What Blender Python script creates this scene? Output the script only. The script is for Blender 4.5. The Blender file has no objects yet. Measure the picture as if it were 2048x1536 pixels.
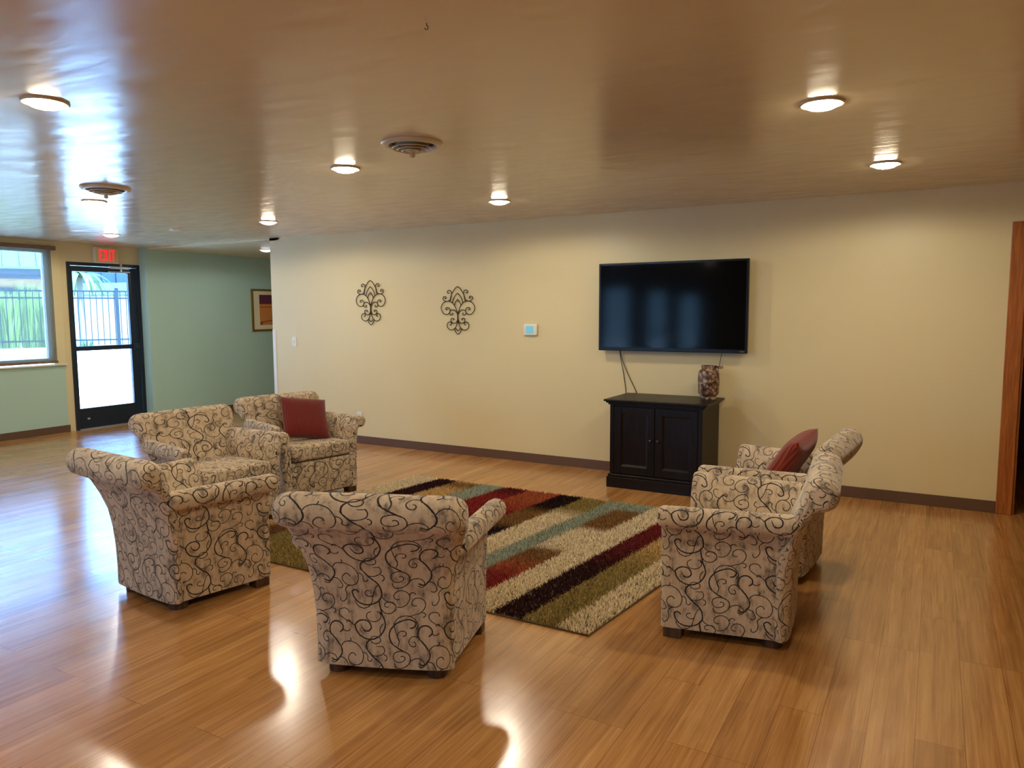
import bpy, bmesh, math, random
import numpy as np
from mathutils import Vector, Matrix

random.seed(7)
rng = np.random.default_rng(7)
scene = bpy.context.scene
COL = scene.collection
PI = math.pi

# ------------------------------------------------------------------ camera, sky, sun, exposure
EYE = 1.533
cam_data = bpy.data.cameras.new('camera')
cam = bpy.data.objects.new('camera', cam_data)
COL.objects.link(cam)
yaw, pitch, roll = math.radians(29.8273), math.radians(5.6353), math.radians(-0.2935)
fwd = Vector((-math.sin(yaw) * math.cos(pitch), math.cos(yaw) * math.cos(pitch), -math.sin(pitch)))
rgt = Vector((math.cos(yaw), math.sin(yaw), 0))
upv = rgt.cross(fwd)
r2 = rgt * math.cos(roll) + upv * math.sin(roll)
u2 = -rgt * math.sin(roll) + upv * math.cos(roll)
m3 = Matrix((r2, u2, -fwd)).transposed()
cam.matrix_world = Matrix.Translation((0, 0, EYE)) @ m3.to_4x4()
cam_data.sensor_width = 36
cam_data.sensor_fit = 'HORIZONTAL'
cam_data.lens = 25.946
cam_data.clip_start = 0.02
scene.camera = cam

scene.view_settings.view_transform = 'Standard'
scene.view_settings.look = 'None'
scene.view_settings.gamma = 1
scene.view_settings.use_curve_mapping = False
scene.view_settings.exposure = 0.0

world = bpy.data.worlds.new('daylight_sky')
scene.world = world
world.use_nodes = True
wn = world.node_tree.nodes
wn.clear()
wo = wn.new('ShaderNodeOutputWorld')
wb_ = wn.new('ShaderNodeBackground')
wtc = wn.new('ShaderNodeTexCoord')
wsep = wn.new('ShaderNodeSeparateXYZ')
wramp = wn.new('ShaderNodeValToRGB')
world.node_tree.links.new(wtc.outputs['Generated'], wsep.inputs[0])
world.node_tree.links.new(wsep.outputs['Z'], wramp.inputs[0])
wramp.color_ramp.elements[0].position = 0.0
wramp.color_ramp.elements[0].color = (0.30, 0.62, 1.0, 1)
wramp.color_ramp.elements[1].position = 0.6
wramp.color_ramp.elements[1].color = (0.12, 0.36, 1.0, 1)
world.node_tree.links.new(wramp.outputs[0], wb_.inputs['Color'])
wb_.inputs['Strength'].default_value = 18.0
world.node_tree.links.new(wb_.outputs[0], wo.inputs[0])

sun_d = bpy.data.lights.new('sun', 'SUN')
sun_d.energy = 95.0
sun_d.angle = math.radians(0.6)
sun_d.color = (0.42, 0.72, 1.0)
sun = bpy.data.objects.new('sun', sun_d)
COL.objects.link(sun)
sun.rotation_euler = Vector((-0.45, -0.12, -0.88)).to_track_quat('-Z', 'Y').to_euler()

LAMP_COLOR = (1.0, 0.91, 0.70)
LAMP_POWER = 27.0
LENS_POWER = 65.0


# ------------------------------------------------------------------ helpers
def lin(*c):
    out = []
    for v in c:
        v = v / 255.0
        out.append(v / 12.92 if v <= 0.04045 else ((v + 0.055) / 1.055) ** 2.4)
    return tuple(out)


class MB:
    """collects shapes, builds ONE mesh object"""
    def __init__(self):
        self.v, self.f, self.m, self.uv = [], [], [], []

    def add(self, verts, faces, mi=0, uvs=None):
        b = len(self.v)
        self.v += [tuple(p) for p in verts]
        for k, fc in enumerate(faces):
            self.f.append(tuple(b + i for i in fc))
            self.m.append(mi)
            self.uv.append(uvs[k] if uvs else None)
        return self

    def box(self, x0, x1, y0, y1, z0, z1, bev=0.0, seg=2, mi=0):
        bm = bmesh.new()
        bmesh.ops.create_cube(bm, size=1.0)
        for v in bm.verts:
            v.co = Vector(((x0 + x1) / 2 + v.co.x * (x1 - x0), (y0 + y1) / 2 + v.co.y * (y1 - y0), (z0 + z1) / 2 + v.co.z * (z1 - z0)))
        if bev > 0:
            bmesh.ops.bevel(bm, geom=list(bm.edges), offset=bev, segments=seg, profile=0.5, affect='EDGES')
        bm.verts.index_update()
        self.add([v.co[:] for v in bm.verts], [[v.index for v in f.verts] for f in bm.faces], mi)
        bm.free()
        return self

    def prism(self, poly, axis, a, b, mi=0):
        """poly: 2-D outline; axis the extrusion axis ('x','y','z')"""
        n = len(poly)
        def P(p, t):
            if axis == 'x': return (t, p[0], p[1])
            if axis == 'y': return (p[0], t, p[1])
            return (p[0], p[1], t)
        vs = [P(p, a) for p in poly] + [P(p, b) for p in poly]
        fs = [list(range(n))[::-1], list(range(n, 2 * n))]
        fs += [[i, (i + 1) % n, n + (i + 1) % n, n + i] for i in range(n)]
        return self.add(vs, fs, mi)

    def tube(self, pts, rad, n=8, mi=0, closed=False):
        pts = [Vector(p) for p in pts]
        N = len(pts)
        rads = rad if isinstance(rad, (list, tuple)) else [rad] * N
        vs, fs = [], []
        up = None
        for i, p in enumerate(pts):
            a = pts[(i - 1) % N] if (closed or i > 0) else p
            b = pts[(i + 1) % N] if (closed or i < N - 1) else p
            t = (b - a).normalized()
            if up is None:
                up = Vector((0, 0, 1)) if abs(t.z) < 0.9 else Vector((1, 0, 0))
            s = t.cross(up)
            if s.length < 1e-5:
                s = t.orthogonal()
            s.normalize()
            up = s.cross(t).normalized()
            for k in range(n):
                an = 2 * PI * k / n
                vs.append(p + (s * math.cos(an) + up * math.sin(an)) * rads[i])
        M = N if closed else N - 1
        for i in range(M):
            j = (i + 1) % N
            for k in range(n):
                fs.append([i * n + k, i * n + (k + 1) % n, j * n + (k + 1) % n, j * n + k])
        if not closed:
            fs.append(list(range(n))[::-1])
            fs.append([(N - 1) * n + k for k in range(n)])
        return self.add(vs, fs, mi)

    def lathe(self, prof, cx=0, cy=0, n=32, mi=0, cap=True):
        vs, fs = [], []
        for r, z in prof:
            for k in range(n):
                a = 2 * PI * k / n
                vs.append((cx + r * math.cos(a), cy + r * math.sin(a), z))
        for i in range(len(prof) - 1):
            for k in range(n):
                fs.append([i * n + k, i * n + (k + 1) % n, (i + 1) * n + (k + 1) % n, (i + 1) * n + k])
        if cap:
            fs.append(list(range(n))[::-1])
            fs.append([(len(prof) - 1) * n + k for k in range(n)])
        return self.add(vs, fs, mi)

    def build(self, name, mats, parent=None, smooth=None, boxuv=False, loc=None):
        me = bpy.data.meshes.new(name)
        me.from_pydata(self.v, [], self.f)
        if not isinstance(mats, (list, tuple)):
            mats = [mats]
        for m in mats:
            me.materials.append(m)
        if len(mats) > 1:
            me.polygons.foreach_set('material_index', self.m)
        if boxuv or any(u is not None for u in self.uv):
            ul = me.uv_layers.new(name='UVMap')
            for p in me.polygons:
                u = self.uv[p.index]
                for k, li in enumerate(p.loop_indices):
                    if u is not None:
                        ul.data[li].uv = u[k]
                    else:
                        co = me.vertices[me.loops[li].vertex_index].co
                        n = p.normal
                        ax = max(range(3), key=lambda q: abs(n[q]))
                        ul.data[li].uv = (co.y, co.z) if ax == 0 else ((co.x, co.z) if ax == 1 else (co.x, co.y))
        me.update()
        if smooth:
            me.polygons.foreach_set('use_smooth', [True] * len(me.polygons))
            if smooth is not True:
                me.set_sharp_from_angle(angle=math.radians(smooth))
        o = bpy.data.objects.new(name, me)
        COL.objects.link(o)
        if parent:
            o.parent = parent
        if loc:
            o.location = loc
        return o


def thing(name, label, cat, loc=(0, 0, 0), rz=0.0, group=None):
    o = bpy.data.objects.new(name, None)
    o.empty_display_size = 0.1
    COL.objects.link(o)
    o.location = loc
    o.rotation_euler = (0, 0, rz)
    tag(o, label, cat, group)
    return o


def tag(o, label, cat, group=None):
    o['label'] = label
    o['category'] = cat
    if group:
        o['group'] = group
    return o


def struct(o):
    o['kind'] = 'structure'
    return o


def dup(root, loc, rz, label, group=None):
    r = root.copy()
    COL.objects.link(r)
    r.location = loc
    r.rotation_euler = (0, 0, rz)
    r['label'] = label
    if group:
        r['group'] = group
    for ch in list(root.children):
        c = ch.copy()
        COL.objects.link(c)
        c.parent = r
        for g in ch.children:
            d = g.copy()
            COL.objects.link(d)
            d.parent = c
    return r


def smooth_line(pts, k=6):
    """Catmull-Rom through 2-D/3-D points"""
    P = [np.array(p, float) for p in pts]
    P = [2 * P[0] - P[1]] + P + [2 * P[-1] - P[-2]]
    out = []
    for i in range(1, len(P) - 2):
        for t in np.linspace(0, 1, k, endpoint=False):
            a, b, c, d = P[i - 1], P[i], P[i + 1], P[i + 2]
            out.append(0.5 * ((2 * b) + (c - a) * t + (2 * a - 5 * b + 4 * c - d) * t * t + (3 * b - a - 3 * c + d) * t ** 3))
    out.append(P[-2])
    return out


# ------------------------------------------------------------------ materials
def newmat(name):
    m = bpy.data.materials.new(name)
    m.use_nodes = True
    nt = m.node_tree
    return m, nt, nt.nodes['Principled BSDF'], nt.nodes['Material Output']


def N(nt, t, **kw):
    n = nt.nodes.new(t)
    for k, v in kw.items():
        if k.startswith('i_'):
            n.inputs[k[2:].replace('_', ' ')].default_value = v
        else:
            setattr(n, k, v)
    return n


def simple(name, col, rough=0.5, metal=0.0, spec=0.5, var=0.0, vscale=8.0, bump=0.0, bscale=60.0, coat=0.0):
    m, nt, b, out = newmat(name)
    b.inputs['Base Color'].default_value = (*col, 1)
    b.inputs['Roughness'].default_value = rough
    b.inputs['Metallic'].default_value = metal
    b.inputs['Specular IOR Level'].default_value = spec
    b.inputs['Coat Weight'].default_value = coat
    tc = N(nt, 'ShaderNodeTexCoord')
    if var > 0:
        no = N(nt, 'ShaderNodeTexNoise')
        no.inputs['Scale'].default_value = vscale
        no.inputs['Detail'].default_value = 5
        nt.links.new(tc.outputs['Object'], no.inputs['Vector'])
        mx = N(nt, 'ShaderNodeMix', data_type='RGBA')
        mx.inputs[6].default_value = (*[c * (1 - var) for c in col], 1)
        mx.inputs[7].default_value = (*[min(1, c * (1 + var)) for c in col], 1)
        nt.links.new(no.outputs[0], mx.inputs[0])
        nt.links.new(mx.outputs[2], b.inputs['Base Color'])
    if bump > 0:
        nb = N(nt, 'ShaderNodeTexNoise')
        nb.inputs['Scale'].default_value = bscale
        nb.inputs['Detail'].default_value = 3
        nt.links.new(tc.outputs['Object'], nb.inputs['Vector'])
        bu = N(nt, 'ShaderNodeBump')
        bu.inputs['Strength'].default_value = bump
        bu.inputs['Distance'].default_value = 0.002
        nt.links.new(nb.outputs[0], bu.inputs['Height'])
        nt.links.new(bu.outputs[0], b.inputs['Normal'])
    return m


def emit(name, col, strength):
    m, nt, b, out = newmat(name)
    b.inputs['Base Color'].default_value = (*col, 1)
    b.inputs['Emission Color'].default_value = (*col, 1)
    b.inputs['Emission Strength'].default_value = strength
    return m


def glass_mat(name, tint=(0.93, 0.97, 1.0)):
    m, nt, b, out = newmat(name)
    nt.nodes.remove(b)
    tr = N(nt, 'ShaderNodeBsdfTransparent')
    tr.inputs[0].default_value = (*tint, 1)
    gl = N(nt, 'ShaderNodeBsdfGlossy')
    gl.inputs['Roughness'].default_value = 0.03
    fr = N(nt, 'ShaderNodeFresnel')
    fr.inputs[0].default_value = 1.45
    mx = N(nt, 'ShaderNodeMixShader')
    nt.links.new(fr.outputs[0], mx.inputs[0])
    nt.links.new(tr.outputs[0], mx.inputs[1])
    nt.links.new(gl.outputs[0], mx.inputs[2])
    nt.links.new(mx.outputs[0], out.inputs[0])
    return m


def screen_mat(name, col, open_=0.6):
    m, nt, b, out = newmat(name)
    nt.nodes.remove(b)
    tr = N(nt, 'ShaderNodeBsdfTransparent')
    df = N(nt, 'ShaderNodeBsdfDiffuse')
    df.inputs[0].default_value = (*col, 1)
    tl = N(nt, 'ShaderNodeBsdfTranslucent')
    tl.inputs[0].default_value = (*col, 1)
    m1 = N(nt, 'ShaderNodeMixShader')
    m1.inputs[0].default_value = 0.35
    nt.links.new(df.outputs[0], m1.inputs[1])
    nt.links.new(tl.outputs[0], m1.inputs[2])
    m2 = N(nt, 'ShaderNodeMixShader')
    m2.inputs[0].default_value = 1 - open_
    nt.links.new(tr.outputs[0], m2.inputs[1])
    nt.links.new(m1.outputs[0], m2.inputs[2])
    nt.links.new(m2.outputs[0], out.inputs[0])
    return m


def floor_mat():
    m, nt, b, out = newmat('wood_plank_floor')
    L = nt.links.new
    tc = N(nt, 'ShaderNodeTexCoord')
    mp = N(nt, 'ShaderNodeMapping')
    mp.inputs['Rotation'].default_value = (0, 0, PI / 2)
    L(tc.outputs['Object'], mp.inputs[0])
    br = N(nt, 'ShaderNodeTexBrick', offset=0.37, offset_frequency=3)
    br.inputs['Scale'].default_value = 1.0
    br.inputs['Brick Width'].default_value = 1.22
    br.inputs['Row Height'].default_value = 0.155
    br.inputs['Mortar Size'].default_value = 0.0012
    br.inputs['Mortar Smooth'].default_value = 0.3
    br.inputs['Color1'].default_value = (0, 0, 0, 1)
    br.inputs['Color2'].default_value = (1, 1, 1, 1)
    br.inputs['Mortar'].default_value = (0.5, 0.5, 0.5, 1)
    L(mp.outputs[0], br.inputs['Vector'])
    # narrow strips printed inside each plank
    br2 = N(nt, 'ShaderNodeTexBrick', offset=0.43, offset_frequency=2)
    br2.inputs['Scale'].default_value = 1.0
    br2.inputs['Brick Width'].default_value = 0.83
    br2.inputs['Row Height'].default_value = 0.0517
    br2.inputs['Mortar Size'].default_value = 0.0
    br2.inputs['Color1'].default_value = (0, 0, 0, 1)
    br2.inputs['Color2'].default_value = (1, 1, 1, 1)
    L(mp.outputs[0], br2.inputs['Vector'])
    # grain
    mg = N(nt, 'ShaderNodeMapping')
    mg.inputs['Scale'].default_value = (42, 1.6, 1)
    L(tc.outputs['Object'], mg.inputs[0])
    # shift the grain from plank to plank
    sh = N(nt, 'ShaderNodeVectorMath', operation='MULTIPLY_ADD')
    sh.inputs[1].default_value = (7, 13, 0)
    L(br.outputs['Color'], sh.inputs[0])
    L(mg.outputs[0], sh.inputs[2])
    g1 = N(nt, 'ShaderNodeTexNoise')
    g1.inputs['Scale'].default_value = 1.0
    g1.inputs['Detail'].default_value = 6
    g1.inputs['Roughness'].default_value = 0.65
    g1.inputs['Distortion'].default_value = 0.6
    L(sh.outputs[0], g1.inputs['Vector'])
    mg2 = N(nt, 'ShaderNodeMapping')
    mg2.inputs['Scale'].default_value = (190, 3.0, 1)
    L(tc.outputs['Object'], mg2.inputs[0])
    g2 = N(nt, 'ShaderNodeTexNoise')
    g2.inputs['Scale'].default_value = 1.0
    g2.inputs['Detail'].default_value = 3
    L(mg2.outputs[0], g2.inputs['Vector'])
    ramp = N(nt, 'ShaderNodeValToRGB')
    cr = ramp.color_ramp
    cr.elements[0].position = 0.2
    cr.elements[0].color = (*lin(140, 94, 46), 1)
    cr.elements[1].position = 0.8
    cr.elements[1].color = (*lin(214, 162, 98), 1)
    e = cr.elements.new(0.5)
    e.color = (*lin(184, 129, 70), 1)
    a1 = N(nt, 'ShaderNodeMath', operation='MULTIPLY_ADD')
    a1.inputs[1].default_value = 0.12
    L(br2.outputs['Color'], a1.inputs[0])
    a2 = N(nt, 'ShaderNodeMath', operation='MULTIPLY_ADD')
    a2.inputs[1].default_value = 0.14
    L(br.outputs['Color'], a2.inputs[0])
    L(a1.outputs[0], a2.inputs[2])
    a3 = N(nt, 'ShaderNodeMath', operation='MULTIPLY_ADD')
    a3.inputs[1].default_value = 0.40
    L(g2.outputs[0], a3.inputs[0])
    L(a2.outputs[0], a3.inputs[2])
    a1.inputs[2].default_value = -0.25
    a4 = N(nt, 'ShaderNodeMath', operation='ADD')
    L(a3.outputs[0], a4.inputs[0])
    g1s = N(nt, 'ShaderNodeMath', operation='MULTIPLY')
    g1s.inputs[1].default_value = 0.85
    L(g1.outputs[0], g1s.inputs[0])
    L(g1s.outputs[0], a4.inputs[1])
    L(a4.outputs[0], ramp.inputs[0])
    dk = N(nt, 'ShaderNodeMix', data_type='RGBA', blend_type='MULTIPLY')
    dk.inputs[7].default_value = (0.5, 0.42, 0.36, 1)
    L(br.outputs['Fac'], dk.inputs[0])
    L(ramp.outputs[0], dk.inputs[6])
    L(dk.outputs[2], b.inputs['Base Color'])
    # worn polish: roughness varies in broad smears
    rn = N(nt, 'ShaderNodeTexNoise')
    rn.inputs['Scale'].default_value = 2.2
    rn.inputs['Detail'].default_value = 6
    rn.inputs['Roughness'].default_value = 0.7
    L(tc.outputs['Object'], rn.inputs['Vector'])
    rr = N(nt, 'ShaderNodeMapRange')
    rr.inputs[1].default_value = 0.3
    rr.inputs[2].default_value = 0.7
    rr.inputs[3].default_value = 0.15
    rr.inputs[4].default_value = 0.26
    L(rn.outputs[0], rr.inputs[0])
    L(rr.outputs[0], b.inputs['Roughness'])
    b.inputs['IOR'].default_value = 2.3
    bu = N(nt, 'ShaderNodeBump')
    bu.inputs['Strength'].default_value = 0.04
    bu.inputs['Distance'].default_value = 0.002
    L(g2.outputs[0], bu.inputs['Height'])
    L(bu.outputs[0], b.inputs['Normal'])
    return m


def ceiling_mat():
    m, nt, b, out = newmat('glossy_ceiling_paint')
    L = nt.links.new
    b.inputs['Base Color'].default_value = (*lin(222, 204, 172), 1)
    b.inputs['IOR'].default_value = 1.5
    tc = N(nt, 'ShaderNodeTexCoord')
    mp = N(nt, 'ShaderNodeMapping')
    mp.inputs['Scale'].default_value = (1.6, 4.2, 1)
    L(tc.outputs['Object'], mp.inputs[0])
    n1 = N(nt, 'ShaderNodeTexNoise')
    n1.inputs['Scale'].default_value = 2.4
    n1.inputs['Detail'].default_value = 2
    n1.inputs['Roughness'].default_value = 0.4
    L(mp.outputs[0], n1.inputs['Vector'])
    bu = N(nt, 'ShaderNodeBump')
    bu.inputs['Strength'].default_value = 0.22
    bu.inputs['Distance'].default_value = 0.012
    L(n1.outputs[0], bu.inputs['Height'])
    L(bu.outputs[0], b.inputs['Normal'])
    rr = N(nt, 'ShaderNodeMapRange')
    rr.inputs[1].default_value = 0.3
    rr.inputs[2].default_value = 0.7
    rr.inputs[3].default_value = 0.16
    rr.inputs[4].default_value = 0.26
    L(n1.outputs[0], rr.inputs[0])
    L(rr.outputs[0], b.inputs['Roughness'])
    return m


# ---- upholstery: taupe cloth with dark scrolling vines, drawn as circular arcs in a repeating tile
TU, TV_ = 0.395, 0.352
W_, H_ = 900.0, 768.0
STROKES = [  # (weight, [(x, y) along the stroke, in the tile's own grid])
    (2, [(295, 293), (325, 265), (315, 225), (262, 195), (205, 215), (185, 270), (205, 325), (260, 385), (310, 440), (325, 490), (300, 540), (268, 572), (222, 556)]),
    (1, [(325, 265), (362, 284), (398, 262)]),
    (1, [(206, 325), (160, 300), (113, 325), (112, 375), (146, 398), (176, 375), (150, 352)]),
    (1, [(315, 432), (340, 395), (400, 380), (475, 402), (525, 455), (547, 520), (530, 580), (480, 605), (425, 590), (393, 540), (412, 500), (442, 491), (467, 518)]),
    (1, [(385, 382), (408, 370), (404, 348)]),
    (1, [(480, 605), (436, 620), (420, 665), (430, 722), (408, 760), (376, 760), (370, 735)]),
    (1, [(300, 540), (345, 545), (385, 590), (375, 636), (345, 630)]),
    (1, [(866, 565), (878, 598), (925, 612), (982, 590), (1020, 545), (1013, 490), (975, 457), (918, 447), (862, 467), (850, 510), (875, 547), (922, 553), (962, 532), (957, 500), (925, 500)]),
    (1, [(1020, 545), (1058, 516), (1110, 512), (1152, 538), (1165, 572), (1138, 593), (1105, 578)]),
    (2, [(1000, 222), (1042, 210), (1055, 172), (1005, 145), (930, 155), (860, 188), (808, 250), (801, 320), (840, 385), (910, 428), (975, 457)]),
    (1, [(843, 192), (870, 140), (940, 110), (1012, 118), (1062, 160), (1078, 200), (1062, 232)]),
    (1, [(840, 200), (856, 250), (880, 310), (900, 365), (890, 400)]),
    (1, [(880, 303), (896, 265), (935, 256), (966, 282), (935, 300)]),
    (2, [(690, 80), (735, 140), (752, 210), (735, 270), (690, 320), (622, 348), (540, 335), (472, 282), (447, 220), (482, 180), (540, 168), (597, 195), (612, 235), (582, 270), (537, 260), (515, 225)]),
    (1, [(608, 348), (630, 322), (672, 320), (712, 345), (692, 380), (650, 386), (612, 358)]),
    (1, [(602, 85), (560, 122), (582, 165), (640, 178), (690, 155), (702, 110), (660, 82)]),
    (1, [(732, 196), (706, 230), (702, 268), (712, 300)]),
    (2, [(605, 356), (575, 390), (585, 450), (640, 508), (710, 560), (756, 622), (770, 690), (745, 740), (690, 772), (620, 787), (550, 765), (500, 715), (484, 668), (515, 646), (546, 672)]),
    (1, [(640, 503), (690, 505), (738, 487), (757, 440), (730, 408), (690, 412)]),
    (1, [(755, 490), (787, 515), (766, 547)]),
    (1, [(510, 748), (545, 800), (600, 822), (650, 800), (680, 742), (692, 672), (708, 622), (732, 590)]),
    (1, [(690, 692), (650, 705), (611, 685), (617, 655), (648, 652)]),
    (1, [(765, 690), (800, 732), (860, 750), (908, 785), (900, 830), (858, 860), (798, 850), (757, 800), (750, 740)]),
    (1, [(908, 785), (858, 752), (815, 758), (802, 785), (838, 796)]),
    (2, [(750, 740), (757, 790), (785, 870)]),
    (1, [(925, 795), (985, 785), (1030, 735), (1030, 675), (985, 640), (925, 640), (888, 675), (898, 715), (938, 718)]),
    (1, [(1035, 680), (1056, 650), (1090, 668)]),
    (1, [(1105, 772), (1073, 772), (1060, 742), (1082, 710), (1125, 700), (1175, 725), (1190, 772), (1170, 820), (1120, 855), (1080, 868), (1040, 885)]),
    (1, [(1165, 842), (1197, 856), (1176, 882)]),
    (1, [(385, 102), (368, 75), (320, 65), (280, 92), (286, 130), (330, 165), (400, 195), (447, 235)]),
    (1, [(360, 200), (370, 180), (396, 190)]),
    (1, [(545, 480), (575, 490), (592, 530), (612, 560), (634, 540)]),
]


def stroke_arcs():
    arcs = []
    for wgt, pts in STROKES:
        q = []
        for X, Y in pts:
            v = (Y - 60) / H_
            u = (X - 80 * v) / (W_ - 20 * v)
            q.append(np.array([u * TU, -v * TV_]))
        i = 0
        while i < len(q) - 1:
            if i + 2 < len(q):
                a, b, c = q[i], q[i + 1], q[i + 2]
                i += 2
            else:
                a, c = q[i], q[i + 1]
                b = (a + c) / 2
                i += 1
            d = 2 * (a[0] * (b[1] - c[1]) + b[0] * (c[1] - a[1]) + c[0] * (a[1] - b[1]))
            if abs(d) < 2e-5:
                b = (a + c) / 2 + np.array([-(c - a)[1], (c - a)[0]]) * 0.05
                d = 2 * (a[0] * (b[1] - c[1]) + b[0] * (c[1] - a[1]) + c[0] * (a[1] - b[1]))
            a2, b2, c2 = a @ a, b @ b, c @ c
            ce = np.array([(a2 * (b[1] - c[1]) + b2 * (c[1] - a[1]) + c2 * (a[1] - b[1])) / d,
                           (a2 * (c[0] - b[0]) + b2 * (a[0] - c[0]) + c2 * (b[0] - a[0])) / d])
            r = np.linalg.norm(a - ce)
            # middle of the arc that passes through b
            a0 = math.atan2(*(a - ce)[::-1]); a1 = math.atan2(*(b - ce)[::-1]); a3 = math.atan2(*(c - ce)[::-1])
            s1 = (a1 - a0) % (2 * PI); s3 = (a3 - a0) % (2 * PI)
            if s1 <= s3:
                span = s3; mid = a0 + s3 / 2
            else:
                span = 2 * PI - s3; mid = a0 - span / 2
            md = np.array([math.cos(mid), math.sin(mid)])
            arcs.append((wgt, ce + md * r, md, r, span / 2))
    return arcs


def fabric_mat():
    m, nt, b, out = newmat('scroll_upholstery')
    L = nt.links.new
    uv = N(nt, 'ShaderNodeUVMap', uv_map='UVMap')
    wob = N(nt, 'ShaderNodeTexNoise')
    wob.inputs['Scale'].default_value = 90
    wob.inputs['Detail'].default_value = 1
    L(uv.outputs[0], wob.inputs['Vector'])
    wv = N(nt, 'ShaderNodeVectorMath', operation='MULTIPLY_ADD')
    wv.inputs[1].default_value = (0.0022, 0.0022, 0)
    L(wob.outputs['Color'], wv.inputs[0])
    L(uv.outputs[0], wv.inputs[2])
    half = (TU / 2, TV_ / 2, 1)
    prev = {1: None, 2: None}
    for wgt, mid, md, r, hs in stroke_arcs():
        s = nt.nodes.new('ShaderNodeVectorMath'); s.operation = 'SUBTRACT'
        s.inputs[1].default_value = (mid[0], mid[1], 0)
        L(wv.outputs[0], s.inputs[0])
        w = nt.nodes.new('ShaderNodeVectorMath'); w.operation = 'WRAP'
        w.inputs[1].default_value = half
        w.inputs[2].default_value = tuple(-h for h in half)
        L(s.outputs[0], w.inputs[0])
        v = nt.nodes.new('ShaderNodeVectorMath'); v.operation = 'ADD'
        v.inputs[1].default_value = (md[0] * r, md[1] * r, 0)
        L(w.outputs[0], v.inputs[0])
        le = nt.nodes.new('ShaderNodeVectorMath'); le.operation = 'LENGTH'
        L(v.outputs[0], le.inputs[0])
        su = nt.nodes.new('ShaderNodeMath'); su.operation = 'SUBTRACT'
        su.inputs[1].default_value = r
        L(le.outputs['Value'], su.inputs[0])
        ab = nt.nodes.new('ShaderNodeMath'); ab.operation = 'ABSOLUTE'
        L(su.outputs[0], ab.inputs[0])
        do = nt.nodes.new('ShaderNodeVectorMath'); do.operation = 'DOT_PRODUCT'
        do.inputs[1].default_value = (md[0], md[1], 0)
        L(v.outputs[0], do.inputs[0])
        lt = nt.nodes.new('ShaderNodeMath'); lt.operation = 'LESS_THAN'
        lt.inputs[1].default_value = r * math.cos(hs) - 0.0008
        L(do.outputs['Value'], lt.inputs[0])
        d = nt.nodes.new('ShaderNodeMath'); d.operation = 'ADD'
        L(lt.outputs[0], d.inputs[0])
        L(ab.outputs[0], d.inputs[1])
        if prev[wgt] is None:
            prev[wgt] = d
        else:
            mn = nt.nodes.new('ShaderNodeMath'); mn.operation = 'MINIMUM'
            L(prev[wgt].outputs[0], mn.inputs[0])
            L(d.outputs[0], mn.inputs[1])
            prev[wgt] = mn
    s1 = N(nt, 'ShaderNodeMath', operation='SUBTRACT')
    s1.inputs[1].default_value = 0.0019
    L(prev[1].outputs[0], s1.inputs[0])
    s2 = N(nt, 'ShaderNodeMath', operation='SUBTRACT')
    s2.inputs[1].default_value = 0.0030
    L(prev[2].outputs[0], s2.inputs[0])
    mn = N(nt, 'ShaderNodeMath', operation='MINIMUM')
    L(s1.outputs[0], mn.inputs[0])
    L(s2.outputs[0], mn.inputs[1])
    # frayed edge
    fr = N(nt, 'ShaderNodeTexNoise')
    fr.inputs['Scale'].default_value = 420
    fr.inputs['Detail'].default_value = 2
    L(uv.outputs[0], fr.inputs['Vector'])
    fa = N(nt, 'ShaderNodeMath', operation='MULTIPLY_ADD')
    fa.inputs[1].default_value = 0.0016
    L(fr.outputs[0], fa.inputs[0])
    L(mn.outputs[0], fa.inputs[2])
    line = N(nt, 'ShaderNodeMapRange', interpolation_type='SMOOTHSTEP')
    line.inputs[1].default_value = 0.0002
    line.inputs[2].default_value = 0.0016
    line.inputs[3].default_value = 1.0
    line.inputs[4].default_value = 0.0
    L(fa.outputs[0], line.inputs[0])
    # mottled ground with vertical slubs
    mp = N(nt, 'ShaderNodeMapping')
    mp.inputs['Scale'].default_value = (34, 13, 1)
    L(uv.outputs[0], mp.inputs[0])
    g = N(nt, 'ShaderNodeTexNoise')
    g.inputs['Scale'].default_value = 1
    g.inputs['Detail'].default_value = 5
    g.inputs['Roughness'].default_value = 0.7
    L(mp.outputs[0], g.inputs['Vector'])
    ramp = N(nt, 'ShaderNodeValToRGB')
    cr = ramp.color_ramp
    cr.elements[0].position = 0.30
    cr.elements[0].color = (*lin(112, 100, 88), 1)
    cr.elements[1].position = 0.60
    cr.elements[1].color = (*lin(204, 182, 154), 1)
    e = cr.elements.new(0.45)
    e.color = (*lin(184, 162, 136), 1)
    g2 = N(nt, 'ShaderNodeTexNoise')
    g2.inputs['Scale'].default_value = 11
    g2.inputs['Detail'].default_value = 3
    L(uv.outputs[0], g2.inputs['Vector'])
    gm = N(nt, 'ShaderNodeMath', operation='MULTIPLY_ADD')
    gm.inputs[1].default_value = 0.75
    gm.inputs[2].default_value = -0.375
    L(g2.outputs[0], gm.inputs[0])
    ga = N(nt, 'ShaderNodeMath', operation='ADD')
    L(g.outputs[0], ga.inputs[0])
    L(gm.outputs[0], ga.inputs[1])
    L(ga.outputs[0], ramp.inputs[0])
    mx = N(nt, 'ShaderNodeMix', data_type='RGBA')
    mx.inputs[7].default_value = (*lin(38, 31, 32), 1)
    L(line.outputs[0], mx.inputs[0])
    L(ramp.outputs[0], mx.inputs[6])
    L(mx.outputs[2], b.inputs['Base Color'])
    b.inputs['Roughness'].default_value = 0.85
    b.inputs['Specular IOR Level'].default_value = 0.2
    b.inputs['Sheen Weight'].default_value = 0.25
    b.inputs['Sheen Roughness'].default_value = 0.5
    wv2 = N(nt, 'ShaderNodeTexNoise')
    wv2.inputs['Scale'].default_value = 900
    L(uv.outputs[0], wv2.inputs['Vector'])
    bu = N(nt, 'ShaderNodeBump')
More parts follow.
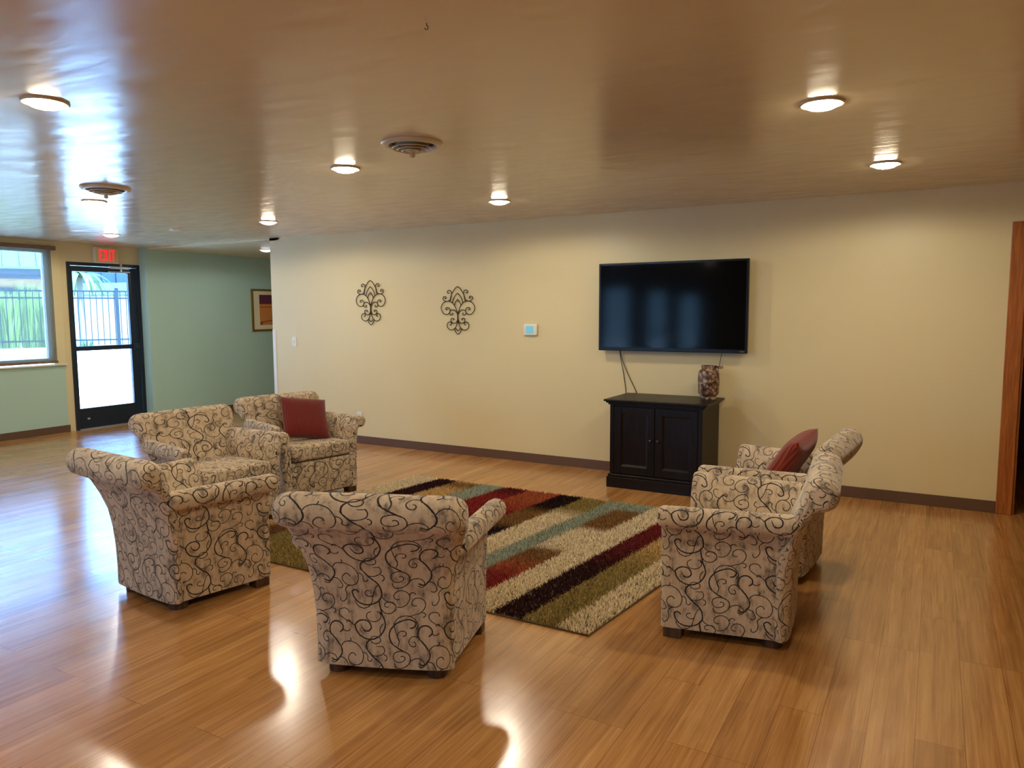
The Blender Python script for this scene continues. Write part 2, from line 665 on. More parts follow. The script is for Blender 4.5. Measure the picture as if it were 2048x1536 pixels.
    bu.inputs['Strength'].default_value = 0.25
    bu.inputs['Distance'].default_value = 0.001
    L(wv2.outputs[0], bu.inputs['Height'])
    L(bu.outputs[0], b.inputs['Normal'])
    return m


def corduroy_mat(name, col):
    m, nt, b, out = newmat(name)
    L = nt.links.new
    uv = N(nt, 'ShaderNodeUVMap', uv_map='UVMap')
    wv = N(nt, 'ShaderNodeTexWave', wave_type='BANDS', bands_direction='X')
    wv.inputs['Scale'].default_value = 26
    wv.inputs['Distortion'].default_value = 0.4
    wv.inputs['Detail'].default_value = 2
    wv.inputs['Detail Scale'].default_value = 6
    L(uv.outputs[0], wv.inputs['Vector'])
    mx = N(nt, 'ShaderNodeMix', data_type='RGBA')
    mx.inputs[6].default_value = (*[c * 0.45 for c in col], 1)
    mx.inputs[7].default_value = (*col, 1)
    L(wv.outputs[1], mx.inputs[0])
    L(mx.outputs[2], b.inputs['Base Color'])
    b.inputs['Roughness'].default_value = 0.9
    b.inputs['Specular IOR Level'].default_value = 0.15
    b.inputs['Sheen Weight'].default_value = 0.3
    bu = N(nt, 'ShaderNodeBump')
    bu.inputs['Strength'].default_value = 0.7
    bu.inputs['Distance'].default_value = 0.004
    L(wv.outputs[1], bu.inputs['Height'])
    L(bu.outputs[0], b.inputs['Normal'])
    return m


def dark_wood_mat(name, c0, c1, rough=0.3, scale=(14, 14, 1.2), spec=0.5):
    m, nt, b, out = newmat(name)
    L = nt.links.new
    tc = N(nt, 'ShaderNodeTexCoord')
    mp = N(nt, 'ShaderNodeMapping')
    mp.inputs['Scale'].default_value = scale
    L(tc.outputs['Object'], mp.inputs[0])
    no = N(nt, 'ShaderNodeTexNoise')
    no.inputs['Scale'].default_value = 3
    no.inputs['Detail'].default_value = 6
    no.inputs['Distortion'].default_value = 0.8
    L(mp.outputs[0], no.inputs['Vector'])
    ra = N(nt, 'ShaderNodeValToRGB')
    ra.color_ramp.elements[0].position = 0.3
    ra.color_ramp.elements[0].color = (*c0, 1)
    ra.color_ramp.elements[1].position = 0.7
    ra.color_ramp.elements[1].color = (*c1, 1)
    L(no.outputs[0], ra.inputs[0])
    L(ra.outputs[0], b.inputs['Base Color'])
    b.inputs['Roughness'].default_value = rough
    b.inputs['Specular IOR Level'].default_value = spec
    return m


def vase_mat():
    m, nt, b, out = newmat('mottled_glaze')
    L = nt.links.new
    tc = N(nt, 'ShaderNodeTexCoord')
    vo = N(nt, 'ShaderNodeTexNoise')
    vo.inputs['Scale'].default_value = 26
    vo.inputs['Detail'].default_value = 4
    vo.inputs['Roughness'].default_value = 0.7
    L(tc.outputs['Object'], vo.inputs['Vector'])
    ra = N(nt, 'ShaderNodeValToRGB')
    cr = ra.color_ramp
    cr.elements[0].position = 0.38
    cr.elements[0].color = (*lin(44, 26, 20), 1)
    cr.elements[1].position = 0.66
    cr.elements[1].color = (*lin(196, 168, 140), 1)
    e = cr.elements.new(0.5)
    e.color = (*lin(100, 68, 52), 1)
    L(vo.outputs[0], ra.inputs[0])
    L(ra.outputs[0], b.inputs['Base Color'])
    b.inputs['Roughness'].default_value = 0.35
    return m


def brick_mat(name, c1, c2, mort, bw=0.2, rh=0.075, rot=0.0, ms=0.006):
    m, nt, b, out = newmat(name)
    L = nt.links.new
    uv = N(nt, 'ShaderNodeUVMap', uv_map='UVMap')
    br = N(nt, 'ShaderNodeTexBrick')
    br.inputs['Scale'].default_value = 1
    br.inputs['Brick Width'].default_value = bw
    br.inputs['Row Height'].default_value = rh
    br.inputs['Mortar Size'].default_value = ms
    br.inputs['Color1'].default_value = (*c1, 1)
    br.inputs['Color2'].default_value = (*c2, 1)
    br.inputs['Mortar'].default_value = (*mort, 1)
    L(uv.outputs[0], br.inputs['Vector'])
    L(br.outputs[0], b.inputs['Base Color'])
    b.inputs['Roughness'].default_value = 0.85
    return m


def attr_mat(name, attr, rough=0.95):
    m, nt, b, out = newmat(name)
    a = N(nt, 'ShaderNodeAttribute', attribute_name=attr)
    nt.links.new(a.outputs['Color'], b.inputs['Base Color'])
    b.inputs['Roughness'].default_value = rough
    b.inputs['Specular IOR Level'].default_value = 0.1
    return m


M_FLOOR = floor_mat()
M_CEIL = ceiling_mat()
M_CREAM = simple('cream_wall_paint', lin(222, 204, 158), 0.42, spec=0.4, var=0.03, vscale=1.5, bump=0.12, bscale=140)
M_GREEN = simple('sage_wall_paint', lin(180, 208, 190), 0.5, spec=0.3, var=0.03, vscale=1.5, bump=0.12, bscale=140)
M_TRIMCREAM = simple('cream_trim_paint', lin(226, 208, 160), 0.4)
M_VINYL = simple('brown_vinyl_base', lin(98, 70, 52), 0.45, var=0.1)
M_OAK = dark_wood_mat('oak_casing', lin(136, 70, 22), lin(180, 104, 42), 0.4, (20, 20, 1.4))
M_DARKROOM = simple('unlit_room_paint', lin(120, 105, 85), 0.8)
M_FABRIC = fabric_mat()
M_FOOT = dark_wood_mat('walnut_foot', lin(56, 36, 24), lin(92, 62, 42), 0.45)
M_DUST = simple('black_dust_cover', (0.01, 0.01, 0.01), 0.9)
M_RED = corduroy_mat('maroon_corduroy', lin(128, 40, 36))
M_RUST = corduroy_mat('rust_corduroy', lin(150, 54, 34))
M_CAB = dark_wood_mat('espresso_wood', lin(16, 10, 8), lin(30, 19, 15), 0.38, spec=0.22)
M_KNOB = simple('dark_bronze', lin(70, 62, 54), 0.3, metal=0.9)
M_BLACK = simple('gloss_black_plastic', (0.006, 0.006, 0.007), 0.3, spec=0.2, var=0.05)
M_SCREEN = simple('tv_screen', (0.003, 0.003, 0.0035), 0.09, spec=0.06, var=0.05)
M_MATBLK = simple('matt_black_plastic', (0.012, 0.012, 0.012), 0.5)
M_GREY = simple('grey_print', (0.2, 0.2, 0.2), 0.5)
M_IRON = simple('bronze_wire', lin(58, 44, 32), 0.45, metal=0.5, var=0.15, vscale=40)
M_WHITE = simple('white_plastic', lin(232, 228, 214), 0.4)
M_SLOT = simple('dark_slot', (0.03, 0.03, 0.03), 0.6)
M_LCD = emit('lcd_screen', lin(120, 190, 215), 0.3)
M_DOOR = simple('dark_bronze_aluminium', lin(38, 46, 58), 0.35, metal=0.4)
M_ALU = simple('aluminium', lin(190, 195, 200), 0.28, metal=0.9)
M_GLASS = glass_mat('clear_glass')
M_SHADE = screen_mat('solar_shade_mesh', lin(136, 142, 138), 0.6)
M_BROWNBAR = simple('brown_shade_rail', lin(120, 92, 66), 0.45)
M_VASE = vase_mat()
M_GOLD = simple('gilt_frame', lin(150, 118, 50), 0.35, metal=0.6)
M_MAT = simple('cream_matboard', lin(232, 220, 180), 0.8)
M_PLUM = simple('plum_print', lin(96, 40, 58), 0.7, var=0.1)
M_ORANGE = simple('orange_print', lin(204, 128, 60), 0.7, var=0.08)
M_BROWNINK = simple('brown_print', lin(130, 62, 36), 0.7)
M_LENS = emit('lamp_lens', (1.0, 0.86, 0.62), LENS_POWER)
M_LENSCOOL = emit('cool_lamp_lens', (0.9, 0.9, 1.0), 14.0)
M_RING = simple('lamp_trim', lin(214, 196, 160), 0.3)
M_VENT = simple('vent_enamel', lin(214, 200, 174), 0.35)
M_VENTIN = simple('vent_throat', (0.02, 0.02, 0.02), 0.8)
M_EXITFACE = simple('exit_face', lin(214, 196, 150), 0.35)
M_EXITRED = emit('exit_red', (1.0, 0.02, 0.03), 0.95)
M_CABLE = simple('cable', (0.02, 0.02, 0.02), 0.5)
M_GUARD = simple('white_corner_guard', lin(226, 224, 214), 0.4)


# ------------------------------------------------------------------ the room shell
D = 6.532        # back wall
HC = 2.4405      # ceiling
XL = -9.742      # exit wall
XC = -7.183      # left end of the back wall
XG = -9.57       # green hall wall
XR, YF = 3.6, -3.6

struct(MB().box(-10.4, 5.2, YF - 0.3, 11.4, -0.1, 0.0).build('floor', M_FLOOR))
struct(MB().box(-10.0, XR + 0.2, YF - 0.2, D, HC, HC + 0.15).build('ceiling', M_CEIL))
hall_ceil = MB().box(-10.0, XC + 0.16, D, 11.3, HC - 0.026, HC + 0.15).build('ceiling_hall', simple('hall_ceiling_paint', lin(222, 208, 176), 0.35))
struct(hall_ceil)
MB_ = MB().box(XL, XC, D - 0.012, D - 0.001, HC - 0.026, HC - 0.0005)
struct(MB_.build('trim_1', M_TRIMCREAM))

# back wall with the timber-cased opening at its right end
OX0, OX1, OZ = 0.545, 1.62, 2.06
b = MB()
b.box(XC, OX0, D, D + 0.14, 0, HC + 0.1)
b.box(OX0, OX1, D, D + 0.14, OZ, HC + 0.1)
b.box(OX1, XR + 0.2, D, D + 0.14, 0, HC + 0.1)
struct(b.build('wall_back', M_CREAM))
b = MB()
b.box(0.449, 0.549, D - 0.022, D, 0, 2.16, 0.004)
b.box(1.616, 1.716, D - 0.022, D, 0, 2.16, 0.004)
b.box(0.549, 1.616, D - 0.022, D, 2.06, 2.16, 0.004)
b.box(0.545, 0.565, D, D + 0.14, 0, 2.06)
b.box(1.60, 1.62, D, D + 0.14, 0, 2.06)
b.box(0.565, 1.60, D, D + 0.14, 2.04, 2.06)
struct(b.build('trim_2', M_OAK))
# unlit room behind the opening
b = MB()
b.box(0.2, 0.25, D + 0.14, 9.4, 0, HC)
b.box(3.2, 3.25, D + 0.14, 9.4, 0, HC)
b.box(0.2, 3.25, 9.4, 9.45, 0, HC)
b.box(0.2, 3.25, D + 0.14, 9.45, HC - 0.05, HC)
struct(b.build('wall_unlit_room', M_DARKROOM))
struct(MB().box(XR, XR + 0.15, YF, D, 0, HC + 0.1).build('wall_right', M_CREAM))

# front wall, behind the camera, with two windows and a glazed door
FO = [(-6.95, -6.25, 0.5, 2.1), (-5.85, -5.35, 0.06, 2.0), (-5.1, -4.6, 0.6, 1.9)]
b = MB()
xs = -9.9
for x0, x1, z0, z1 in FO:
    b.box(xs, x0, YF - 0.15, YF, 0, HC + 0.1)
    b.box(x0, x1, YF - 0.15, YF, z1, HC + 0.1)
    b.box(x0, x1, YF - 0.15, YF, 0, z0)
    xs = x1
b.box(xs, XR + 0.2, YF - 0.15, YF, 0, HC + 0.1)
struct(b.build('wall_front', M_CREAM))
for i, (x0, x1, z0, z1) in enumerate(FO):
    w = MB()
    t = 0.05
    w.box(x0, x0 + t, YF - 0.12, YF - 0.02, z0, z1).box(x1 - t, x1, YF - 0.12, YF - 0.02, z0, z1)
    w.box(x0 + t, x1 - t, YF - 0.12, YF - 0.02, z0, z0 + t).box(x0 + t, x1 - t, YF - 0.12, YF - 0.02, z1 - t, z1)
    if i == 1:
        w.box(x0 + t, x1 - t, YF - 0.12, YF - 0.02, 0.98, 1.05)
    o = struct(w.build(('window_2', 'door_2', 'window_3')[i], M_DOOR))
    struct(MB().box(x0 + t, x1 - t, YF - 0.075, YF - 0.067, z0 + t, z1 - t).build('glass_pane', M_GLASS, o))

# exit wall: window, door, painted bands
WY0, WY1, WZ0, WZ1 = 2.95, 5.262, 0.905, 2.345      # window opening
DY0, DY1, DZ = 5.475, 6.478, 2.2                    # door opening
cr_ = MB()
cr_.box(XL - 0.16, XL, WY0 - 0.13, 5.475, WZ1, HC + 0.1)        # cream above the window
cr_.box(XL - 0.16, XL, WY1, 5.475, 0.0, WZ1)                    # cream pier between window and door
cr_.box(XL - 0.16, XL, 5.475, DY1, DZ, HC + 0.1)                # over the door
struct(cr_.build('wall_left', M_CREAM))
gr_ = MB()
gr_.box(XL - 0.155, XL + 0.003, YF, 5.385, 0, 0.872)
gr_.box(XL - 0.155, XL + 0.003, YF, WY0 - 0.13, 0.872, HC + 0.1)
struct(gr_.build('wall_left_green', M_GREEN))
# window 1: frame, casing, sill, pane, solar shade
w1 = MB()
w1.box(XL - 0.10, XL - 0.03, WY0, WY0 + 0.05, WZ0, WZ1).box(XL - 0.10, XL - 0.03, WY1 - 0.05, WY1, WZ0, WZ1)
w1.box(XL - 0.10, XL - 0.03, WY0 + 0.05, WY1 - 0.05, WZ0, WZ0 + 0.06).box(XL - 0.10, XL - 0.03, WY0 + 0.05, WY1 - 0.05, WZ1 - 0.05, WZ1)
w1o = struct(w1.build('window_1', M_TRIMCREAM))
struct(MB().box(XL - 0.07, XL - 0.062, WY0 + 0.05, WY1 - 0.05, WZ0 + 0.06, WZ1 - 0.05).build('glass_pane', M_GLASS, w1o))
c = MB()
c.box(XL, XL + 0.018, WY1 + 0.006, 5.392, 0.885, 2.40, 0.003)
c.box(XL, XL + 0.018, WY0 - 0.13, WY1 + 0.006, 2.375, 2.40, 0.003)
c.box(XL, XL + 0.018, WY0 - 0.13, WY0 - 0.006, 0.885, 2.375, 0.003)
struct(c.build('window_casing', M_TRIMCREAM, w1o))
struct(MB().box(XL - 0.03, XL + 0.045, WY0 - 0.14, 5.40, 0.872, 0.888, 0.003).build('window_sill', M_WHITE, w1o))
sh = thing('roller_shade', 'see-through pale roller shade lowered over the window left of the glass door', 'window shade', (XL + 0.03, (WY0 + WY1) / 2, 0.9))
hw = (WY1 - WY0) / 2
MB().box(-0.02, 0.045, -hw - 0.02, hw + 0.06, 1.425, 1.478, 0.006).build('shade_cassette', M_BROWNBAR, sh)
MB().box(-0.011, -0.0095, -hw - 0.005, hw + 0.02, 0.03, 1.43).build('shade_fabric', M_SHADE, sh)
MB().box(-0.02, 0.0, -hw - 0.005, hw + 0.03, 0.005, 0.036, 0.004).build('hem_bar', M_BROWNBAR, sh)

# glazed exit door
fr = MB()
fr.box(XL - 0.10, XL + 0.02, DY0 + 0.002, DY0 + 0.04, 0, DZ - 0.002, 0.002)
fr.box(XL - 0.10, XL + 0.02, DY1 - 0.045, DY1 - 0.002, 0, DZ - 0.002, 0.002)
fr.box(XL - 0.10, XL + 0.02, DY0 + 0.04, DY1 - 0.045, DZ - 0.045, DZ - 0.002, 0.002)
door = struct(fr.build('door_1', M_DOOR))
ly0, ly1 = DY0 + 0.045, DY1 - 0.05
lf = MB()
gx0, gx1 = XL - 0.045, XL - 0.002
gy0, gy1 = 5.548, 6.312
lf.box(gx0, gx1, ly0, gy0, 0.012, DZ - 0.05, 0.002)
lf.box(gx0, gx1, gy1, ly1, 0.012, DZ - 0.05, 0.002)
lf.box(gx0, gx1, gy0, gy1, 2.08, DZ - 0.05, 0.002)
lf.box(gx0, gx1, gy0, gy1, 1.04, 1.10, 0.002)
lf.box(gx0, gx1, gy0, gy1, 0.012, 0.278, 0.002)
leaf = struct(lf.build('door_leaf', M_DOOR, door))
struct(MB().box(XL - 0.028, XL - 0.022, gy0, gy1, 1.10, 2.08).build('glass_pane', M_GLASS, leaf))
struct(MB().box(XL - 0.028, XL - 0.022, gy0, gy1, 0.278, 1.04).build('glass_pane', M_GLASS, leaf))
ph = MB().box(gx1, gx1 + 0.035, 6.33, 6.415, 1.02, 1.11, 0.006)
ph.tube([(gx1 + 0.05, 6.345, 1.055), (gx1 + 0.05, 6.40, 1.055)], 0.011)
struct(ph.build('door_latch', M_DOOR, leaf))
cl = MB().box(gx1, gx1 + 0.055, 6.03, 6.30, 2.125, 2.165, 0.008)
cl.box(gx1 + 0.02, gx1 + 0.035, 6.02, 6.325, 2.085, 2.098, 0.003)
cl.tube([(gx1 + 0.03, 6.20, 2.09), (gx1 + 0.03, 6.20, 2.20)], 0.018)
struct(cl.build('door_closer', M_ALU, door))
ds = MB().box(gx1, gx1 + 0.012, 5.63, 5.665, 0.125, 0.15, 0.003)
struct(ds.build('kick_stop', M_ALU, leaf))
struct(MB().box(XL - 0.10, XL + 0.03, DY0 + 0.04, DY1 - 0.045, 0.0, 0.012, 0.003).build('door_threshold', M_ALU, door))

# hall beside the back wall
g = MB()
g.box(XL - 0.16, XG, DY1, 11.3, 0, HC + 0.1)
struct(g.build('wall_hall_green', M_GREEN))
b = MB()
b.box(XC, XC + 0.14, D + 0.14, 11.3, 0, HC)
b.box(XG, XC + 0.14, 11.2, 11.3, 0, HC)
struct(b.build('wall_hall', M_CREAM))

# vinyl baseboards
HB = 0.0905
def base(name, boxes):
    b = MB()
    for bx in boxes:
        b.box(*bx, 0.002)
    struct(b.build(name, M_VINYL))
base('baseboard_back', [(XC, 0.447, D - 0.008, D, 0, HB), (1.718, XR, D - 0.008, D, 0, HB)])
base('baseboard_left', [(XL + 0.003, XL + 0.011, YF, 5.40, 0, HB)])
base('baseboard_hall', [(XG, XG + 0.008, DY1, 11.2, 0, HB)])
base('baseboard_right', [(XR - 0.008, XR, YF, D, 0, HB)])
struct(MB().box(XC - 0.003, XC + 0.05, D - 0.004, D, HB, 1.32).box(XC - 0.004, XC, D, D + 0.06, HB, 1.32).build('trim_3', M_GUARD))

# daylight portals at the glazed openings (they emit nothing)
def portal(name, loc, rot, sx, sy):
    l = bpy.data.lights.new(name, 'AREA')
    l.shape = 'RECTANGLE'
    l.size, l.size_y = sx, sy
    l.cycles.is_portal = True
    o = bpy.data.objects.new(name, l)
    COL.objects.link(o)
    o.location = loc
    o.rotation_euler = rot
    return o
portal('daylight_portal', (XL - 0.15, (WY0 + WY1) / 2, (WZ0 + WZ1) / 2), (0, -PI / 2, 0), WZ1 - WZ0, WY1 - WY0)
portal('daylight_portal', (XL - 0.12, (DY0 + DY1) / 2, 1.1), (0, -PI / 2, 0), 2.1, 0.95)
for x0, x1, z0, z1 in FO:
    portal('daylight_portal', ((x0 + x1) / 2, YF - 0.14, (z0 + z1) / 2), (PI / 2, 0, 0), x1 - x0, z1 - z0)


# ------------------------------------------------------------------ ceiling fittings
def make_lamp(lens_mat, color, power):
    r = bpy.data.objects.new('recessed_light', None)
    r.empty_display_size = 0.1
    COL.objects.link(r)
    MB().lathe([(0.094, 0.0), (0.094, -0.006), (0.088, -0.010), (0.080, -0.008), (0.077, -0.004), (0.076, 0.0)], n=40).build('trim_ring', M_RING, r, smooth=40)
    MB().lathe([(0.077, -0.003), (0.070, -0.014), (0.052, -0.024), (0.028, -0.030), (0.004, -0.032)], n=40).build('lens', lens_mat, r, smooth=True)
    l = bpy.data.lights.new('lamp_light', 'SPOT')
    l.energy = power
    l.color = color
    l.spot_size = math.radians(176)
    l.spot_blend = 0.25
    l.shadow_soft_size = 0.05
    lo = bpy.data.objects.new('lamp_light', l)
    COL.objects.link(lo)
    lo.parent = r
    lo.location = (0, 0, -0.06)
    return r

GL = 'round recessed ceiling lights'
LAMPS = [
    (-0.48, 3.60, 'larger recessed ceiling light of the right-hand pair, nearest the camera'),
    (-0.32, 5.27, 'smaller recessed ceiling light at far right, above and right of the television'),
    (-3.18, 5.35, 'recessed ceiling light in the middle, near the cream wall between both wall ornaments and television'),
    (-3.29, 3.63, 'recessed ceiling light just left of the round white air vent in mid-ceiling'),
    (-3.37, 1.85, 'recessed ceiling light at upper left with its warm lit ring, over bluish glossy ceiling'),
    (-5.86, 5.32, 'recessed ceiling light above the left end of the cream wall'),
    (-5.98, 3.62, 'washed-out recessed ceiling light just below the left air vent in the glare'),
    (-8.33, 5.22, 'recessed ceiling light right above the red EXIT sign'),
]
lamp0 = make_lamp(M_LENS, LAMP_COLOR, LAMP_POWER)
for i, (x, y, lab) in enumerate(LAMPS):
    if i == 0:
        lamp0.location = (x, y, HC)
        tag(lamp0, lab, 'ceiling light', GL)
    else:
        dup(lamp0, (x, y, HC), 0, lab, GL)
for x, y in [(-6.0, 1.85), (-0.5, 1.85), (-3.4, 0.1), (-0.7, 0.0)]:
    dup(lamp0, (x, y, HC), 0, 'round recessed ceiling light out of the picture beyond its edges', 'ceiling lights beyond the picture')
lampc = make_lamp(M_LENSCOOL, (0.95, 0.93, 1.0), 16.0)
lampc.location = (-8.25, 7.43, HC - 0.026)
tag(lampc, 'cool white recessed light in the hall ceiling, half hidden by the wall corner', 'ceiling light', GL)


def make_vent():
    r = bpy.data.objects.new('round_air_vent', None)
    COL.objects.link(r)
    MB().lathe([(0.165, 0.0), (0.167, -0.006), (0.158, -0.016), (0.138, -0.022), (0.128, -0.018), (0.122, -0.004), (0.122, 0.0)], n=48).build('flange', M_VENT, r, smooth=40)
    MB().lathe([(0.122, -0.001), (0.121, -0.002)], n=48).build('throat', M_VENTIN, r)
    for k, (ro, ri, zo, zi) in enumerate([(0.110, 0.090, -0.030, -0.008), (0.084, 0.064, -0.038, -0.016), (0.058, 0.038, -0.045, -0.024)]):
        MB().lathe([(ro, zo), (ro - 0.002, zo - 0.003), (ri - 0.002, zi - 0.002), (ri, zi)], n=40, cap=False).build('louvre_ring', M_VENT, r, smooth=60)
    MB().lathe([(0.034, -0.028), (0.034, -0.044), (0.016, -0.050), (0.010, -0.054), (0.014, -0.064), (0.014, -0.072), (0.006, -0.078)], n=24).build('centre_knob', M_VENT, r, smooth=50)
    return r

vent0 = make_vent()
vent0.location = (-2.50, 3.29, HC)
tag(vent0, 'round white ceiling air vent in mid-ceiling with dark rings and a centre knob', 'air vent', 'round ceiling air vents')
dup(vent0, (-5.27, 3.28, HC), 0, 'round ceiling air vent silhouetted against the bright glare at left, above the EXIT sign', 'round ceiling air vents')

sp = MB().lathe([(0.068, 0.0), (0.068, -0.012), (0.06, -0.016), (0.004, -0.017)], n=32).build('sprinkler_cover', M_WHITE, smooth=40, loc=(-7.24, 5.28, HC))
tag(sp, 'small flat white disc on the ceiling above the green wall', 'sprinkler cover')
hk = MB()
hk.tube([(0, 0, 0), (0, 0, -0.008)], 0.0014)
hk.tube([(0.006 * math.sin(a), 0, -0.014 + 0.006 * math.cos(a)) for a in np.linspace(0, 5.0, 18)], 0.0014)
hk = hk.build('ceiling_hook', M_KNOB, smooth=True, loc=(-1.44, 1.98, HC))
tag(hk, 'tiny metal hook screwed into the ceiling at the top of the picture', 'hook')

# EXIT sign
ex = thing('exit_sign', 'pale box sign with glowing red EXIT letters above the glass door', 'exit sign', (XL, 5.995, 2.20))
MB().box(0.0, 0.05, -0.165, 0.165, 0.008, 0.205, 0.006).box(0.0, 0.056, -0.168, 0.168, 0.0, 0.012, 0.002).build('sign_housing', M_WHITE, ex)
MB().box(0.05, 0.055, -0.155, 0.158, 0.016, 0.198, 0.002).build('sign_face', M_EXITFACE, ex)
le = MB()
def seg(x0, z0, x1, z1, w):
    a, c2 = Vector((x0, z0)), Vector((x1, z1))
    t = (c2 - a).normalized()
    n = Vector((-t.y, t.x)) * w / 2
    p = [a + n, a - n, c2 - n, c2 + n]
    le.prism([(q.x, q.y) for q in p], 'x', 0.0545, 0.060)
lx, lz0, lz1, st = -0.098, 0.032, 0.178, 0.017
seg(lx, lz0, lx, lz1, st)
for zz, ww in ((lz0 + st / 2, 0.04), ((lz0 + lz1) / 2, 0.032), (lz1 - st / 2, 0.04)):
    seg(lx, zz, lx + ww, zz, st)
seg(lx + 0.062, lz0, lx + 0.104, lz1, st)
seg(lx + 0.104, lz0, lx + 0.062, lz1, st)
seg(lx + 0.136, lz0, lx + 0.136, lz1, st)
seg(lx + 0.186, lz0, lx + 0.186, lz1, st)
seg(lx + 0.162, lz1 - st / 2, lx + 0.210, lz1 - st / 2, st)
le.build('exit_lettering', M_EXITRED, ex)

# ------------------------------------------------------------------ television
TVX0, TVX1, TVZ0, TVZ1 = -2.745, -1.384, 1.163, 1.966
tv = thing('television', 'large black flat-screen television hung on the cream wall above the cabinet', 'television', ((TVX0 + TVX1) / 2, D, TVZ0))
hx, hz = (TVX1 - TVX0) / 2, TVZ1 - TVZ0
MB().box(-hx, hx, -0.105, -0.065, 0, hz, 0.004).box(-hx + 0.12, hx - 0.12, -0.07, -0.04, 0.08, hz - 0.12, 0.01).build('cabinet_shell', M_BLACK, tv)
MB().box(-hx + 0.018, hx - 0.018, -0.1065, -0.1045, 0.032, hz - 0.018).build('screen', M_SCREEN, tv)
MB().box(-0.3, 0.3, -0.042, -0.0015, 0.2, 0.6, 0.004).build('wall_bracket', M_MATBLK, tv)
lg = MB()
def lseg(x0, z0, x1, z1, w=0.0018):
    a, c2 = Vector((x0, z0)), Vector((x1, z1))
    t = (c2 - a).normalized(); n = Vector((-t.y, t.x)) * w / 2
    lg.prism([((q).x, (q).y) for q in (a + n, a - n, c2 - n, c2 + n)], 'y', -0.1058, -0.1048)
ox, oz, h_ = hx - 0.062, 0.011, 0.009
lseg(ox, oz + h_, ox + 0.0045, oz); lseg(ox + 0.0045, oz, ox + 0.009, oz + h_)
lseg(ox + 0.013, oz, ox + 0.013, oz + h_)
lseg(ox + 0.017, oz + h_, ox + 0.025, oz + h_); lseg(ox + 0.025, oz + h_, ox + 0.017, oz); lseg(ox + 0.017, oz, ox + 0.025, oz)
lseg(ox + 0.029, oz, ox + 0.029, oz + h_)
for a in range(12):
    t0, t1 = 2 * PI * a / 12, 2 * PI * (a + 1) / 12
    lseg(ox + 0.038 + 0.005 * math.cos(t0), oz + h_ / 2 + 0.0045 * math.sin(t0), ox + 0.038 + 0.005 * math.cos(t1), oz + h_ / 2 + 0.0045 * math.sin(t1))
lg.build('logo', M_GREY, tv)

def cable(pts, label, r=0.0035):
    o = MB().tube(smooth_line(pts, 8), r, 6).build('cable', M_CABLE, smooth=True)
    tag(o, label, 'cable', 'cables below the television')
cable([(-2.56, D - 0.05, 1.20), (-2.553, D - 0.03, 1.10), (-2.53, D - 0.012, 0.95), (-2.505, D - 0.012, 0.78), (-2.50, D - 0.012, 0.60)], 'left, straighter black cable hanging from the television to behind the cabinet')
cable([(-2.55, D - 0.05, 1.20), (-2.54, D - 0.03, 1.09), (-2.48, D - 0.012, 0.93), (-2.40, D - 0.012, 0.77), (-2.37, D - 0.012, 0.62)], 'slanting black cable hanging from the television, right of the straighter one')
cable([(-1.60, D - 0.05, 1.20), (-1.62, D - 0.03, 1.12), (-1.64, D - 0.012, 1.03), (-1.66, D - 0.012, 0.85), (-1.66, D - 0.012, 0.65)], 'thin cable dropping from the television behind the vase', 0.0025)

# ------------------------------------------------------------------ media cabinet
CX0, CX1, CYF, CYB, CZ = -2.424, -1.617, 5.938, 6.47, 0.772
cab = thing('media_cabinet', 'dark espresso wooden two-door cabinet under the television', 'cabinet', ((CX0 + CX1) / 2, (CYF + CYB) / 2, 0))
cw, cd = (CX1 - CX0) / 2, (CYB - CYF) / 2
b = MB()
b.box(-cw, cw, -cd + 0.022, cd, 0.10, 0.735, 0.003)
b.box(-cw, -cw + 0.035, -cd, -cd + 0.03, 0.12, 0.73, 0.003)
b.box(cw - 0.035, cw, -cd, -cd + 0.03, 0.12, 0.73, 0.003)
b.box(-cw + 0.035, cw - 0.035, -cd + 0.004, -cd + 0.03, 0.712, 0.735, 0.002)
b.build('carcass', M_CAB, cab)
